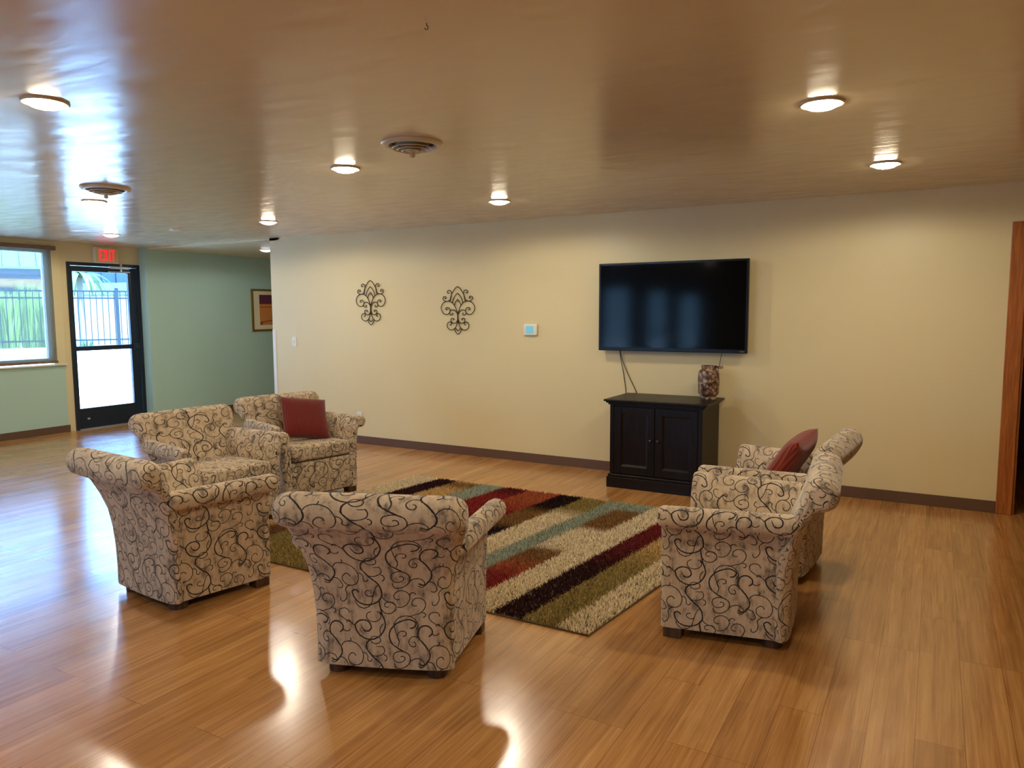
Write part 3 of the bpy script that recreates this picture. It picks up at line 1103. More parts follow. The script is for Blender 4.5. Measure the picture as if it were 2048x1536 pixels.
# side panel frame on the right flank
b = MB()
b.box(-cw - 0.022, cw + 0.022, -cd - 0.022, cd, 0.0, 0.095, 0.004)
b.box(-cw - 0.014, cw + 0.014, -cd - 0.014, cd, 0.095, 0.118, 0.007, 3)
b.build('plinth', M_CAB, cab)
b = MB()
b.box(-cw - 0.046, cw + 0.046, -cd - 0.040, cd + 0.005, CZ - 0.018, CZ, 0.005, 3)
b.box(-cw - 0.030, cw + 0.030, -cd - 0.026, cd, CZ - 0.032, CZ - 0.018, 0.006, 3)
b.box(-cw - 0.014, cw + 0.014, -cd - 0.012, cd, CZ - 0.048, CZ - 0.032, 0.006, 3)
b.build('cabinet_top', M_CAB, cab)
for s in (-1, 1):
    x0, x1 = (-cw + 0.038, -0.003) if s < 0 else (0.003, cw - 0.038)
    z0, z1, yo = 0.125, 0.708, -cd
    st_ = 0.062
    b = MB()
    b.box(x0, x0 + st_, yo, yo + 0.022, z0, z1, 0.002)
    b.box(x1 - st_, x1, yo, yo + 0.022, z0, z1, 0.002)
    b.box(x0 + st_, x1 - st_, yo, yo + 0.022, z1 - 0.055, z1, 0.002)
    b.box(x0 + st_, x1 - st_, yo, yo + 0.022, z0, z0 + 0.065, 0.002)
    # sloped moulding and recessed panel
    xa, xb, za, zb = x0 + st_, x1 - st_, z0 + 0.065, z1 - 0.055
    q = 0.016
    vs = [(xa, yo + 0.002, za), (xb, yo + 0.002, za), (xb, yo + 0.002, zb), (xa, yo + 0.002, zb),
          (xa + q, yo + 0.014, za + q), (xb - q, yo + 0.014, za + q), (xb - q, yo + 0.014, zb - q), (xa + q, yo + 0.014, zb - q)]
    b.add(vs, [[0, 1, 5, 4], [1, 2, 6, 5], [2, 3, 7, 6], [3, 0, 4, 7], [4, 5, 6, 7]])
    d = b.build('cabinet_door', M_CAB, cab)
    kx = x1 - 0.030 if s < 0 else x0 + 0.030
    kb = MB().lathe([(0.006, 0.0), (0.006, 0.012), (0.012, 0.016), (0.014, 0.022), (0.010, 0.027), (0.002, 0.028)], n=20)
    kb.v = [(kx + x, yo - z, 0.432 + y) for x, y, z in kb.v]
    kb.build('knob', M_KNOB, d, smooth=50)

va = thing('ceramic_vase', 'mottled brown ceramic vase with a short spout on the cabinet top', 'vase', (-1.672, 6.31, CZ))
MB().lathe([(0.062, 0.0), (0.066, 0.012), (0.060, 0.026), (0.072, 0.034), (0.086, 0.055), (0.089, 0.12), (0.090, 0.17), (0.088, 0.22), (0.078, 0.248), (0.062, 0.258), (0.060, 0.268), (0.066, 0.284), (0.066, 0.290), (0.054, 0.290), (0.050, 0.262)], n=48).build('vase_body', M_VASE, va, smooth=50)
MB().box(0.03, 0.118, -0.02, 0.02, 0.266, 0.286, 0.006).build('spout', M_VASE, va)

# ------------------------------------------------------------------ wall ornaments
SC_L = [
    [(595, 155), (540, 190), (480, 280), (430, 380), (410, 470), (408, 545)],
    [(595, 325), (545, 375), (495, 460), (470, 540), (466, 575)],
    [(595, 480), (550, 540), (522, 600), (515, 650)],
    [(592, 860), (560, 760), (520, 660), (460, 580), (390, 535), (320, 530), (240, 565), (185, 640), (172, 720), (195, 800), (245, 860), (310, 877), (365, 850), (400, 790), (385, 730), (345, 697), (305, 702), (287, 730), (305, 757), (330, 745)],
    [(590, 960), (578, 860), (530, 785), (480, 758), (425, 768), (387, 812), (395, 868), (430, 897), (463, 882), (468, 852), (445, 842)],
    [(590, 940), (586, 1000), (560, 1070), (510, 1105), (450, 1090), (415, 1040), (422, 990), (455, 973), (490, 990), (488, 1017), (465, 1017)],
    [(590, 960), (582, 1060), (560, 1150), (520, 1230), (450, 1280), (380, 1270), (330, 1220), (318, 1150), (345, 1090), (390, 1070), (425, 1090), (430, 1130), (410, 1152), (390, 1142)],
    [(590, 1060), (548, 1180), (530, 1222), (560, 1275), (590, 1302)],
    [(505, 1250), (530, 1330), (568, 1380), (592, 1390)],
    [(412, 500), (428, 420), (440, 330), (425, 270), (380, 245), (342, 268), (336, 308), (366, 325), (384, 305)],
    [(415, 455), (400, 490), (355, 525), (290, 530), (235, 500), (221, 450), (245, 410), (285, 412), (304, 440), (287, 465), (264, 452)],
]
def ornament_mesh():
    b = MB()
    for pts in SC_L:
        for s in (1, -1):
            q = [(s * (x - 592) * 0.000506, -0.012, (770 - y) * 0.000405) for x, y in pts]
            b.tube(smooth_line(q, 4), 0.0042, 6)
    b.tube([(0, -0.012, (850 - y) * 0.000405 - 0.033) for y in (830, 1060)], 0.0075, 8)
    for z in (0.09, -0.10):
        b.tube([(0, 0.0, z), (0, -0.012, z)], 0.004, 6)
    return b
orn = ornament_mesh().build('wall_ornament', M_IRON, smooth=60, loc=(-5.585, D, 1.638))
tag(orn, 'left of the two scrolled bronze wire lily ornaments, nearer the light switch', 'wall ornament', 'scrolled wire wall ornaments')
orn2 = orn.copy(); COL.objects.link(orn2)
orn2.location = (-4.395, D, 1.545)
orn2['label'] = 'right of the two scrolled bronze wire lily ornaments, nearer the thermostat'

th = thing('thermostat', 'white square thermostat with a pale blue screen on the cream wall', 'thermostat', (-3.517, D, 1.345))
MB().box(-0.076, 0.076, -0.03, 0, -0.056, 0.060, 0.012, 3).build('thermostat_body', M_WHITE, th, smooth=40)
MB().box(-0.046, 0.038, -0.032, -0.029, -0.032, 0.040).build('display', M_LCD, th)
sw = thing('light_switch', 'white light switch plate at the left end of the cream wall', 'light switch', (-6.815, D, 1.176))
MB().box(-0.036, 0.036, -0.006, 0, -0.060, 0.060, 0.002).build('switch_plate', M_WHITE, sw)
MB().box(-0.006, 0.006, -0.018, -0.006, -0.012, 0.010, 0.002).build('toggle', M_WHITE, sw)
ol = thing('wall_outlet', 'white outlet plate low on the cream wall behind the left cushioned armchair', 'outlet', (-5.80, D, 0.315))
MB().box(-0.036, 0.036, -0.006, 0, -0.058, 0.058, 0.002).build('outlet_plate', M_WHITE, ol)
for z in (0.022, -0.022):
    MB().box(-0.016, 0.016, -0.0075, -0.006, z - 0.014, z + 0.014, 0.002).box(-0.008, -0.006, -0.0085, -0.0074, z - 0.004, z + 0.006, mi=1).box(0.006, 0.008, -0.0085, -0.0074, z - 0.004, z + 0.006, mi=1).build('socket', [M_WHITE, M_SLOT], ol)

pic = thing('framed_print', 'framed plum and orange abstract print on the green hall wall', 'picture', (XG, 8.70, 1.57))
b = MB()
for bx in [(-0.43, -0.40, -0.34, 0.34), (0.40, 0.43, -0.34, 0.34), (-0.40, 0.40, 0.31, 0.34), (-0.40, 0.40, -0.34, -0.31)]:
    b.box(0.0, 0.028, bx[0], bx[1], bx[2], bx[3], 0.004)
b.build('frame', M_GOLD, pic)
MB().box(0.002, 0.012, -0.40, 0.40, -0.31, 0.31).build('mat_board', M_MAT, pic)
b = MB()
b.box(0.012, 0.014, -0.27, 0.27, 0.10, 0.25)
b.box(0.012, 0.014, -0.27, 0.27, -0.24, 0.10, mi=1)
b.box(0.014, 0.015, -0.27, 0.27, 0.045, 0.055, mi=2)
b.prism([(-0.26, -0.24), (-0.22, -0.24), (-0.22, -0.20), (0.02, -0.17), (0.02, -0.155), (-0.26, -0.19)], 'x', 0.014, 0.015, 2)
b.build('print', [M_PLUM, M_ORANGE, M_BROWNINK], pic)

# ------------------------------------------------------------------ armchairs
def loft(b, secs, uvs, close=True):
    """secs: list of rings with equal counts; uvs: matching (u, v) lists with one extra entry closing the ring"""
    n = len(secs[0])
    vs = [p for s in secs for p in s]
    fs, fu = [], []
    for i in range(len(secs) - 1):
        for k in range(n):
            k2 = (k + 1) % n
            fs.append([i * n + k, i * n + k2, (i + 1) * n + k2, (i + 1) * n + k])
            fu.append([uvs[i][k], uvs[i][k + 1], uvs[i + 1][k + 1], uvs[i + 1][k]])
    fs.append(list(range(n))[::-1]); fu.append([uvs[0][k] for k in range(n)][::-1])
    fs.append([(len(secs) - 1) * n + k for k in range(n)]); fu.append([uvs[-1][k] for k in range(n)])
    b.add(vs, fs, 0, fu)


def ring_normals(P):
    n = len(P)
    out = []
    area = sum(P[i][0] * P[(i + 1) % n][1] - P[(i + 1) % n][0] * P[i][1] for i in range(n))
    sg = 1 if area > 0 else -1
    for i in range(n):
        a, c2 = np.array(P[i - 1]), np.array(P[(i + 1) % n])
        t = (c2 - a) / (np.linalg.norm(c2 - a) + 1e-9)
        out.append(np.array([t[1], -t[0]]) * sg)     # outward
    return out


def ring_len(P):
    acc = [0.0]
    for i in range(len(P)):
        acc.append(acc[-1] + float(np.linalg.norm(np.array(P[(i + 1) % len(P)]) - np.array(P[i]))))
    return acc


def densify(pts, step=0.035):
    out = []
    n = len(pts)
    for i in range(n):
        a, c2 = np.array(pts[i], float), np.array(pts[(i + 1) % n], float)
        k = max(1, int(np.linalg.norm(c2[-2:] - a[-2:]) / step))
        for j in range(k):
            out.append(a + (c2 - a) * j / k)
    return out


def make_chair():
    r = bpy.data.objects.new('armchair', None)
    r.empty_display_size = 0.2
    COL.objects.link(r)
    # ---- backrest: profile (half width, y, z); the top is a fat roll that leans out to the rear
    rc, rr_ = (-0.408, 0.748), 0.074
    prof = [(0.300, -0.286, 0.05), (0.301, -0.288, 0.15), (0.303, -0.290, 0.26), (0.309, -0.297, 0.37), (0.320, -0.310, 0.47), (0.342, -0.337, 0.56), (0.368, -0.366, 0.63), (0.386, -0.388, 0.668)]
    for a in (252, 225, 198, 170, 142, 114, 88, 62, 36, 12):
        prof.append((0.392, rc[0] + rr_ * math.cos(math.radians(a)), rc[1] + rr_ * math.sin(math.radians(a))))
    prof += [(0.386, -0.318, 0.70), (0.368, -0.292, 0.63), (0.345, -0.262, 0.55), (0.318, -0.232, 0.47), (0.296, -0.205, 0.39), (0.284, -0.188, 0.30), (0.28, -0.180, 0.18), (0.28, -0.178, 0.05)]
    P2 = [(y, z) for w, y, z in prof]
    nr = ring_normals(P2)
    rl = ring_len(P2)
    R, INS = 0.078, 0.046
    secs, uvs = [], []
    def bsec(kind, t, side):
        ring = []
        for (w, y, z), nn in zip(prof, nr):
            if kind == 'end':
                off = R * math.sin(t); ins = float(np.interp(z, (0.05, 0.33, 0.46, 0.56, 0.66, 0.70, 0.76), (0.046, 0.044, 0.033, 0.027, 0.028, 0.042, 0.046))) * (1 - math.cos(t))
                x = side * (w - R + off)
                q = np.array([y, z]) - nn * ins
                if z < 0.06:
                    q[1] = z
            else:
                x = t * (w - R)
                q = np.array([y, z])
            ring.append((x, q[0] - 0.012 * (1 - (x / w) ** 2) * (1 if y < -0.27 and z < 0.7 else 0), q[1]))
        return ring
    plan = [('end', math.radians(a), -1) for a in (90, 72, 54, 36, 18)] + [('in', t, 0) for t in np.linspace(-1, 1, 15)] + [('end', math.radians(a), 1) for a in (18, 36, 54, 72, 90)]
    for kd, t, sd in plan:
        ring = bsec(kd, t, sd)
        secs.append(ring)
        arcx = (0.31 - R) * t if kd == 'in' else sd * (0.31 - R + 0.085 * t)
        uvs.append([(arcx - 0.09, rl[k] + 0.095) for k in range(len(prof) + 1)])
    b = MB()
    loft(b, secs, uvs)
    # end-cap faces get a flat mapping
    n = len(prof)
    for fi in (-2, -1):
        f = b.f[fi]
        b.uv[fi] = [(b.v[i][1], b.v[i][2]) for i in f]
    b.build('backrest', M_FABRIC, r, smooth=55)
    # ---- arms
    for s in (1, -1):
        ac, ar = (0.398, 0.597), 0.051
        pr = [(0.345, 0.05), (0.346, 0.15), (0.347, 0.25), (0.350, 0.36), (0.355, 0.45), (0.362, 0.51), (0.370, 0.541)]
        for a in (248, 278, 308, 338, 8, 38, 68, 98, 128):
            pr.append((ac[0] + ar * math.cos(math.radians(a)), ac[1] + ar * math.sin(math.radians(a))))
        pr += [(0.338, 0.605), (0.318, 0.565), (0.302, 0.52), (0.290, 0.46), (0.280, 0.39), (0.276, 0.30), (0.274, 0.18), (0.274, 0.05)]
        nn = ring_normals(pr)
        rl2 = ring_len(pr)
        secs, uvs = [], []
        yf, rf = 0.272, 0.026
        rb = 0.034
        ts = [('r', math.radians(a)) for a in (90, 66, 42, 20)] + [('b', t) for t in np.linspace(0, 1, 12)] + [('f', math.radians(a)) for a in (25, 50, 75, 90)]
        for kd, t in ts:
            ring, uu = [], []
            for k, (x, z) in enumerate(pr):
                yb = float(np.interp(z, (0.2, 0.35, 0.45, 0.52, 0.56), (-0.264, -0.282, -0.297, -0.314, -0.327)))
                if kd == 'r':
                    y = yb + rb * (1 - math.sin(t))
                    q = np.array([x, z]) - nn[k] * 0.030 * (1 - math.cos(t)) * min(1, max(0, (z - 0.535) / 0.03))
                    if z < 0.06:
                        q[1] = z
                elif kd == 'b':
                    y = yb + rb + (yf - rf - yb - rb) * t
                    q = np.array([x, z])
                else:
                    y = yf - rf + rf * math.sin(t)
                    q = np.array([x, z]) - nn[k] * 0.020 * (1 - math.cos(t))
                    if z < 0.06:
                        q[1] = z
                shx = -0.062 * (yf - y) / 0.52
                ring.append((s * (q[0] + shx), y, q[1]))
                uu.append((y * s, rl2[k]))
            uu.append((uu[0][0], rl2[-1]))
            secs.append(ring); uvs.append(uu)
        b = MB()
        loft(b, secs, uvs)
        for fi in (-2, -1):
            b.uv[fi] = [(b.v[i][0], b.v[i][2]) for i in b.f[fi]]
        if s < 0:
            b.f = [tuple(reversed(f)) for f in b.f]
            b.uv = [list(reversed(u)) for u in b.uv]
        b.build('arm', M_FABRIC, r, smooth=55)
    # ---- seat cushion (tapers to the rear) and front rail
    b = MB().box(-0.272, 0.272, -0.20, 0.276, 0.335, 0.455, 0.026, 4)
    nv = []
    for x, y, z in b.v:
        k = 1 - 0.16 * (0.276 - y) / 0.476
        cz = 0.022 * max(0, 1 - (x / 0.27) ** 2) * max(0, 1 - ((y - 0.04) / 0.25) ** 2)
        nv.append((x * k, y, z + (cz if z > 0.40 else 0)))
    b.v = nv
    b.build('seat_cushion', M_FABRIC, r, smooth=50, boxuv=True)
    b = MB().box(-0.276, 0.276, -0.10, 0.262, 0.05, 0.328, 0.012, 3)
    b.build('front_rail', M_FABRIC, r, smooth=50, boxuv=True)
    MB().box(-0.25, 0.25, -0.22, 0.25, 0.046, 0.052).build('dust_cover', M_DUST, r)
    for sx in (-1, 1):
        MB().box(sx * 0.335 - (0.0 if sx < 0 else 0.075), sx * 0.335 + (0.075 if sx < 0 else 0.0), 0.175, 0.262, 0.0, 0.05, 0.005).build('foot', M_FOOT, r)
        MB().lathe([(0.046, 0.0), (0.048, 0.006), (0.048, 0.05)], sx * 0.215, -0.215, 24).build('foot', M_FOOT, r, smooth=50)
    return r

GC = 'scroll-patterned tub armchairs'
CHAIRS = [
    (-2.056, 2.568, 21.7, 'nearest tub armchair, seen squarely from behind at the front edge of the rug'),
    (-4.597, 4.476, 257.0, 'tub armchair on the left holding a maroon cushion, closest to the cream wall'),
    (-4.461, 3.487, 264.3, 'empty tub armchair on the left facing the rug, in front of the glass door'),
    (-3.570, 2.603, -5.6, 'leftmost tub armchair, seen from behind against the bright floor glare'),
    (-0.824, 3.619, 94.8, 'front tub armchair right of the rug, seen from its side, without a cushion'),
    (-0.851, 4.552, 86.1, 'rear tub armchair on the right, holding a rust cushion near the dark cabinet'),
]
chair0 = make_chair()
for i, (x, y, a, lab) in enumerate(CHAIRS):
    if i == 0:
        chair0.location = (x, y, 0)
        chair0.rotation_euler = (0, 0, math.radians(a))
        tag(chair0, lab, 'armchair', GC)
    else:
        dup(chair0, (x, y, 0), math.radians(a), lab, GC)


def make_pillow(mat, size=0.41, thick=0.07):
    b = MB()
    n = 22
    idx = {}
    for sgn in (1, -1):
        for i in range(n + 1):
            for j in range(n + 1):
                u, v = -1 + 2 * i / n, -1 + 2 * j / n
                edge = i in (0, n) or j in (0, n)
                if edge and sgn < 0:
                    idx[(sgn, i, j)] = idx[(1, i, j)]
                    continue
                pull = 1 - 0.07 * (1 - u * u) * v * v - 0.0
                pull2 = 1 - 0.07 * (1 - v * v) * u * u
                h = thick * ((1 - u ** 4) * (1 - v ** 4)) ** 0.55
                idx[(sgn, i, j)] = len(b.v)
                b.v.append((u * size / 2 * pull2, sgn * h, v * size / 2 * pull))
        for i in range(n):
            for j in range(n):
                f = [idx[(sgn, i, j)], idx[(sgn, i + 1, j)], idx[(sgn, i + 1, j + 1)], idx[(sgn, i, j + 1)]]
                if sgn > 0:
                    f = f[::-1]
                b.f.append(tuple(f)); b.m.append(0)
                b.uv.append([(b.v[k][0], b.v[k][2]) for k in f])
    return b.build('throw_pillow', mat, smooth=True)


def on_chair(o, chair, loc, rot):
    x, y, a, _ = chair
    M = Matrix.Translation((x, y, 0)) @ Matrix.Rotation(math.radians(a), 4, 'Z') @ Matrix.Translation(loc)
    for ax, ang in rot:
        M = M @ Matrix.Rotation(math.radians(ang), 4, ax)
    o.matrix_world = M

p1 = make_pillow(M_RED)
tag(p1, 'maroon ribbed square cushion leaning in the left rear armchair by the cream wall', 'cushion', 'ribbed red throw cushions')
on_chair(p1, CHAIRS[1], (-0.062, -0.078, 0.630), [('Z', -8), ('X', 38), ('Y', -10)])
p2 = make_pillow(M_RUST)
tag(p2, 'rust red ribbed cushion seen edge-on in the right rear armchair', 'cushion', 'ribbed red throw cushions')
on_chair(p2, CHAIRS[5], (0.02, -0.125, 0.635), [('Z', 0), ('X', 33), ('Y', -6)])

# ------------------------------------------------------------------ rug
RX0, RX1, RY0, RY1, SK = -4.40, -1.36, 3.085, 5.41, 0.115
rug = thing('striped_rug', 'shaggy striped rug in maroon, cream, olive and sage between the armchairs', 'rug', ((RX0 + RX1) / 2, (RY0 + RY1) / 2, 0))
rcx, rcy = (RX0 + RX1) / 2, (RY0 + RY1) / 2
CR, TN, OL, MA, DK = lin(204, 188, 158), lin(184, 152, 100), lin(140, 122, 72), lin(96, 32, 34), lin(50, 26, 28)
RE, RU, SG, BR, BK = lin(134, 44, 40), lin(160, 84, 54), lin(146, 152, 134), lin(126, 92, 54), lin(40, 24, 24)
STRIPES = [  # (s from, s to, [(t, colour) ...])
    (-1.53, -1.30, [(0, CR), (2.4, CR)]),
    (-1.72, -1.53, [(0, OL), (0.9, OL), (1.4, TN), (2.4, OL)]),
    (-1.89, -1.72, [(0, DK), (0.8, DK), (1.3, MA), (2.4, RE)]),
    (-2.09, -1.89, [(0, CR), (2.4, CR)]),
    (-2.31, -2.09, [(0, RE), (0.45, RE), (0.62, RU), (0.85, BR), (0.98, BR), (1.06, CR), (1.5, CR), (1.6, BR), (2.08, BR), (2.12, SG), (2.4, SG)]),
    (-2.46, -2.31, [(0, SG), (2.4, SG)]),
    (-2.69, -2.46, [(0, TN), (1.0, CR), (1.75, CR), (1.95, OL), (2.4, OL)]),
    (-2.90, -2.69, [(0, DK), (1.0, BK), (1.25, BK), (1.4, BR), (1.75, BR), (1.9, BK), (2.4, BK)]),
    (-3.20, -2.90, [(0, RU), (1.1, MA), (1.6, RE), (2.0, RU), (2.4, RU)]),
    (-3.44, -3.20, [(0, OL), (0.55, OL), (0.8, MA), (1.5, RE), (2.0, RE), (2.2, MA), (2.4, MA)]),
    (-3.67, -3.44, [(0, OL), (0.6, OL), (1.2, SG), (2.4, SG)]),
    (-3.93, -3.67, [(0, OL), (0.7, OL), (1.3, TN), (2.0, TN), (2.2, BR), (2.4, TN)]),
    (-4.13, -3.93, [(0, MA), (0.7, BR), (1.3, DK), (2.4, DK)]),
    (-4.60, -4.13, [(0, TN), (0.7, TN), (0.9, CR), (2.4, CR)]),
]
def rug_colours(s, t):
    out = np.zeros((len(s), 3))
    for s0, s1, stops in STRIPES:
        mk = (s >= s0) & (s < s1)
        ts = [q[0] for q in stops]
        for c3 in range(3):
            out[mk, c3] = np.interp(t[mk], ts, [q[1][c3] for q in stops])
    return out
SKY = RY1 - RY0
slab = [(RX0 - rcx, RY0 - rcy), (RX1 - rcx, RY0 - rcy), (RX1 + SK * SKY - rcx, RY1 - rcy), (RX0 + SK * SKY - rcx, RY1 - rcy)]
MB().prism(slab, 'z', 0.0, 0.007).build('rug_backing', simple('rug_backing_jute', lin(92, 74, 50), 0.95, var=0.2, vscale=80), rug)
NB = 150000
s = rng.uniform(RX0 + 0.004, RX1 - 0.004, NB)
t = rng.uniform(0.004, SKY - 0.004, NB)
colr = rug_colours(s + rng.normal(0, 0.007, NB), np.clip(t + rng.normal(0, 0.02, NB), 0, SKY))
colr *= rng.uniform(1.1, 1.8, (NB, 1))
px = s + SK * t - rcx
py = RY0 + t - rcy
ang = rng.uniform(0, 2 * PI, NB)
wd = rng.uniform(0.0022, 0.0034, NB)
ht = rng.uniform(0.017, 0.027, NB)
lean = rng.uniform(0.003, 0.013, NB)
la = rng.uniform(0, 2 * PI, NB)
dx, dy = np.cos(ang) * wd, np.sin(ang) * wd
tx, ty = px + np.cos(la) * lean, py + np.sin(la) * lean
V = np.empty((NB, 4, 3))
V[:, 0] = np.stack([px - dx, py - dy, np.full(NB, 0.005)], 1)
V[:, 1] = np.stack([px + dx, py + dy, np.full(NB, 0.005)], 1)
V[:, 2] = np.stack([tx + dx * 0.6, ty + dy * 0.6, ht], 1)
V[:, 3] = np.stack([tx - dx * 0.6, ty - dy * 0.6, ht], 1)
me = bpy.data.meshes.new('rug_pile')
me.vertices.add(NB * 4)
me.vertices.foreach_set('co', V.reshape(-1))
me.loops.add(NB * 4)
me.loops.foreach_set('vertex_index', np.arange(NB * 4, dtype=np.int32))
me.polygons.add(NB)
me.polygons.foreach_set('loop_start', np.arange(0, NB * 4, 4, dtype=np.int32))
me.update(calc_edges=True)
ca = me.color_attributes.new('yarn_colour', 'FLOAT_COLOR', 'POINT')
c4 = np.ones((NB, 4, 4), np.float32)
c4[:, :, :3] = np.clip(colr, 0, 1)[:, None, :]
ca.data.foreach_set('color', c4.reshape(-1))
me.materials.append(attr_mat('rug_yarn', 'yarn_colour'))
pile = bpy.data.objects.new('rug_pile', me)
COL.objects.link(pile)
pile.parent = rug
pile['kind'] = 'stuff'

# ------------------------------------------------------------------ outside the glass
M_PAVE = simple('pale_paving', lin(214, 208, 200), 0.85, var=0.06, vscale=3)
M_PBRICK = brick_mat('pale_planter_brick', lin(196, 170, 152), lin(214, 190, 170), lin(232, 226, 216), 0.21, 0.075, ms=0.008)
M_TBRICK = brick_mat('tan_brick', lin(168, 124, 78), lin(180, 136, 90), lin(170, 150, 124), 0.22, 0.08)
M_FENCE = simple('black_fence_paint', lin(24, 30, 38), 0.45, metal=0.3)
M_FASCIA = simple('slate_fascia', lin(48, 56, 66), 0.6)
M_GREENROOF = simple('pale_green_metal_roof', lin(96, 120, 112), 0.5, var=0.05)
M_TEAL = simple('teal_metal_siding', lin(10, 40, 64), 0.5, var=0.1)
M_SHINGLE = brick_mat('grey_shingle', lin(44, 54, 60), lin(54, 64, 70), lin(34, 42, 48), 0.30, 0.12, ms=0.006)
M_LEAF = simple('grass_green', lin(140, 158, 70), 0.7, var=0.35, vscale=9)
M_LEAF2 = simple('leaf_green', lin(50, 84, 40), 0.7, var=0.35, vscale=9)
M_BARK = simple('pale_bark', lin(120, 108, 92), 0.9, var=0.3, vscale=30)
M_DKWIN = simple('dark_window', (0.03, 0.04, 0.05), 0.15)
struct(MB().box(-60, XL - 0.16, -30, 45, -0.14, -0.02).box(-10.05, 12, -40, YF - 0.15, -0.14, -0.02).build('pavement', M_PAVE))
to = Vector((0.45, 0.893, 0)).normalized()
FA = math.atan2(to.y, to.x)
FO_ = (-14.3, 8.8, 0)
pl = MB().box(-3.6, 2.4, -0.15, 0.15, -0.02, 0.80).box(-3.65, 2.45, -0.19, 0.19, 0.80, 0.875).build('planter_wall', M_PBRICK, boxuv=True)
pl.location = FO_; pl.rotation_euler = (0, 0, FA)
tag(pl, 'low pale brick wall outside, under the black railings', 'low wall')
fe = thing('metal_fence', 'black metal railings with square posts beyond the window and glass door', 'fence', (FO_[0], FO_[1], 0.875), FA)
for z in (0.135, 0.955, 1.09):
    MB().box(-3.6, 2.4, -0.016, 0.016, z - 0.016, z + 0.016).build('rail', M_FENCE, fe)
k = -3.55
while k < 2.4:
    MB().box(k - 0.008, k + 0.008, -0.008, 0.008, 0.03, 1.09).build('picket', M_FENCE, fe)
    k += 0.105
for q in (-2.45, 0.17):
    MB().box(q - 0.032, q + 0.032, -0.032, 0.032, 0.0, 1.16, 0.004).build('fence_post', M_FENCE, fe)

def tuft(name, x, y, hgt, rad, nb, mat, label, z0=0.0, droop=0.5):
    b = MB()
    for i in range(nb):
        a = random.uniform(0, 2 * PI); r0 = rad * 0.35 * math.sqrt(random.random())
        L_ = hgt * random.uniform(0.55, 1.0); sp_ = rad * random.uniform(0.2, 1.0)
        w = random.uniform(0.010, 0.02)
        pa = []
        for tt in (0, 0.35, 0.7, 1.0):
            rr2 = r0 + sp_ * tt ** 1.7
            pa.append((rr2 * math.cos(a), rr2 * math.sin(a), L_ * (tt - droop * 0.35 * tt ** 3)))
        sx, sy = -math.sin(a) * w, math.cos(a) * w
        vs = []
        for j, p in enumerate(pa):
            f = (1, 1, 0.7, 0.08)[j]
            vs += [(p[0] - sx * f, p[1] - sy * f, p[2]), (p[0] + sx * f, p[1] + sy * f, p[2])]
        b.add(vs, [[0, 1, 3, 2], [2, 3, 5, 4], [4, 5, 7, 6]])
    o = b.build(name, mat, loc=(x, y, z0))
    tag(o, label, 'plant')
    return o
nrm = Vector((-to.y, to.x, 0))
def outp(s_, d_):
    p = Vector(FO_) + to * s_ + nrm * d_
    return p.x, p.y
for i, (s_, d_, h_, lab) in enumerate([
        (-2.36, 1.0, 2.15, 'green ornamental grass just behind the railings at the left side of the window view'),
        (-1.66, 1.0, 2.25, 'green ornamental grass just behind the railings in the middle of the window view'),
        (-0.98, 1.0, 2.15, 'green ornamental grass just behind the railings at the right edge of the window'),
        (-2.05, 2.0, 2.45, 'rear clump of green grass seen between the left and middle clumps'),
        (-1.30, 2.0, 2.45, 'rear clump of green grass seen between the middle and right clumps')]):
    x, y = outp(s_, d_)
    tuft('ornamental_grass', x, y, h_, 0.25, 700, M_LEAF, lab, -0.02, 0.25)
x, y = outp(-0.36, 1.0)
tuft('ornamental_grass', x, y, 1.3, 0.22, 260, M_LEAF2, 'smaller green plant behind the railings at the left edge of the glass door', -0.02)
x, y = outp(-0.36, 1.6)
tr = thing('small_palm', 'slim small palm beyond the railings seen through the glass door', 'tree', (x, y, -0.02))
MB().tube([(0, 0, 0), (0.02, 0, 0.9), (-0.02, 0.01, 1.75), (0.0, 0, 2.35)], [0.085, 0.075, 0.07, 0.06], 10).build('trunk', M_BARK, tr, smooth=True)
b = MB()
for i in range(16):
    a = 2 * PI * i / 16 + random.uniform(-0.1, 0.1)
    L_ = random.uniform(0.55, 0.8)
    pts = [(L_ * q * math.cos(a), L_ * q * math.sin(a), 2.33 + 0.55 * q - 0.95 * q * q) for q in np.linspace(0, 1, 7)]
    for j in range(6):
        p, q = Vector(pts[j]), Vector(pts[j + 1])
        side = Vector((-math.sin(a), math.cos(a), -0.25))
        wa, wb2 = 0.10 * (1 - j / 7), 0.10 * (1 - (j + 1) / 7)
        b.add([p - side * wa, p, p + side * wa, q + side * wb2, q, q - side * wb2], [[0, 1, 4, 5], [1, 2, 3, 4]])
b.build('fronds', M_LEAF2, tr)

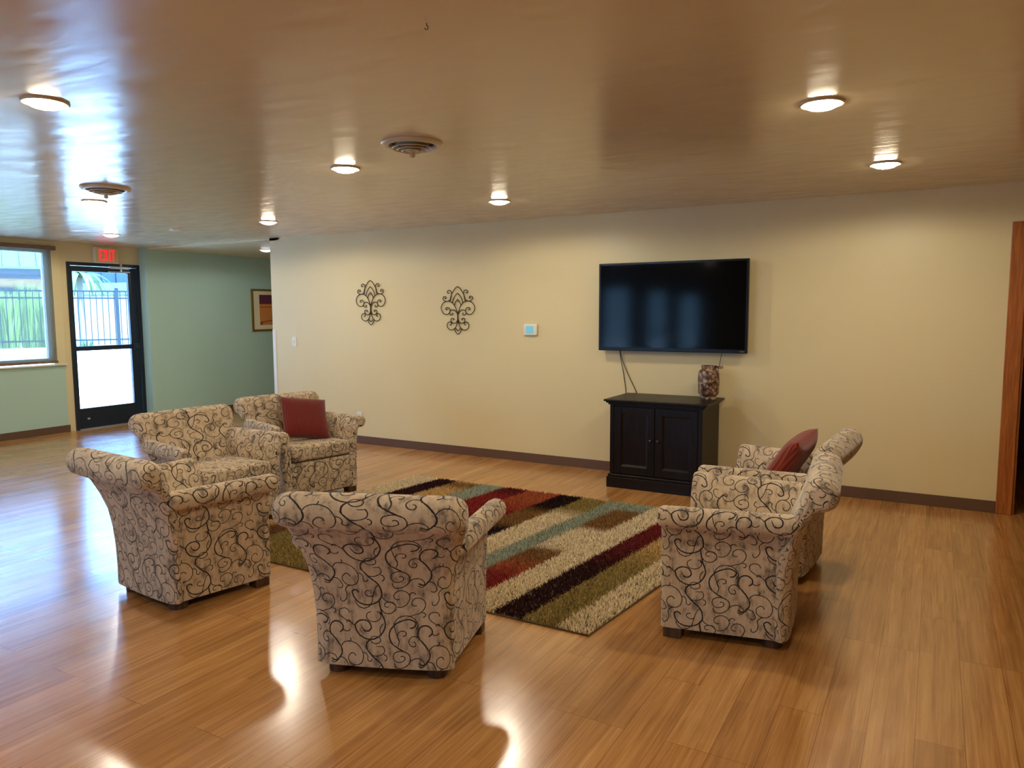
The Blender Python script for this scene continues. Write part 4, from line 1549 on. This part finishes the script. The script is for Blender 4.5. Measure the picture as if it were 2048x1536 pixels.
# neighbouring building on the left: tan brick, slate eaves, ribbed metal roof
bx, by = outp(-3.5, 9.0)
b1 = thing('brick_building', 'tan brick building with a pale ribbed metal roof seen through the shaded window', 'building', (bx, by, -0.02), FA)
MB().box(-8, 2.6, 0, 2.2, 0, 2.6).build('brick_walls', M_TBRICK, b1, boxuv=True)
MB().box(-8.3, 2.8, -0.7, 0.0, 2.55, 2.86).box(-8.3, 2.8, -0.8, -0.7, 2.66, 2.86).build('eaves', M_FASCIA, b1)
rv = MB()
rv.add([(-8.4, -0.85, 2.86), (2.9, -0.85, 2.86), (2.9, 2.3, 4.6), (-8.4, 2.3, 4.6), (-8.4, -0.85, 2.80), (2.9, -0.85, 2.80), (2.9, 2.3, 4.5), (-8.4, 2.3, 4.5)],
       [[0, 1, 2, 3], [7, 6, 5, 4], [0, 4, 5, 1], [1, 5, 6, 2], [2, 6, 7, 3], [3, 7, 4, 0]])
for i in range(28):
    q = -8.3 + i * 0.4
    rv.add([(q, -0.85, 2.86), (q + 0.04, -0.85, 2.86), (q + 0.04, 2.3, 4.6), (q, 2.3, 4.6), (q, -0.85, 2.92), (q + 0.04, -0.85, 2.92), (q + 0.04, 2.3, 4.66), (q, 2.3, 4.66)],
           [[4, 5, 6, 7], [0, 1, 5, 4], [1, 2, 6, 5], [3, 7, 6, 2], [0, 4, 7, 3]])
rv.build('ribbed_roof', M_GREENROOF, b1)
for q in (-4.2, -1.9, 0.2, 1.6):
    wf = MB().box(q, q + 0.9, -0.04, 0.02, 1.0, 2.3).build('window_frame', M_FASCIA, b1)
    MB().box(q + 0.06, q + 0.84, -0.05, -0.03, 1.06, 2.24).build('pane', M_DKWIN, wf)
# second building behind the door view
bx, by = outp(0.55, 12.2)
b2 = thing('teal_building', 'building with dark teal metal siding above a pale shingled lower roof, beyond the glass door', 'building', (bx, by, -0.02), FA)
MB().box(-0.6, 9, 1.2, 6, 0, 2.3).build('lower_wall', M_PAVE, b2)
ls = MB()
vs = [(-0.4, -0.6, 2.18), (9, -0.6, 2.30), (9, 1.3, 2.95), (-0.4, 1.3, 2.60)]
vs2 = [(x_, y_, z_ - 0.08) for x_, y_, z_ in vs]
uvq = [(v_[0], v_[1]) for v_ in vs]
ls.add(vs + vs2, [[0, 1, 2, 3], [7, 6, 5, 4], [0, 4, 5, 1], [1, 5, 6, 2], [2, 6, 7, 3], [3, 7, 4, 0]], 0,
       [uvq, uvq[::-1]] + [[(0, 0), (0, .1), (1, .1), (1, 0)]] * 4)
ls.build('shingled_roof', M_SHINGLE, b2)
ts = MB().box(-0.5, 9, 1.3, 6, 2.3, 4.2)
for i in range(20):
    q = -0.45 + 0.46 * i
    ts.box(q, q + 0.05, 1.25, 1.3, 2.3, 4.2)
ts.build('metal_siding', M_TEAL, b2)
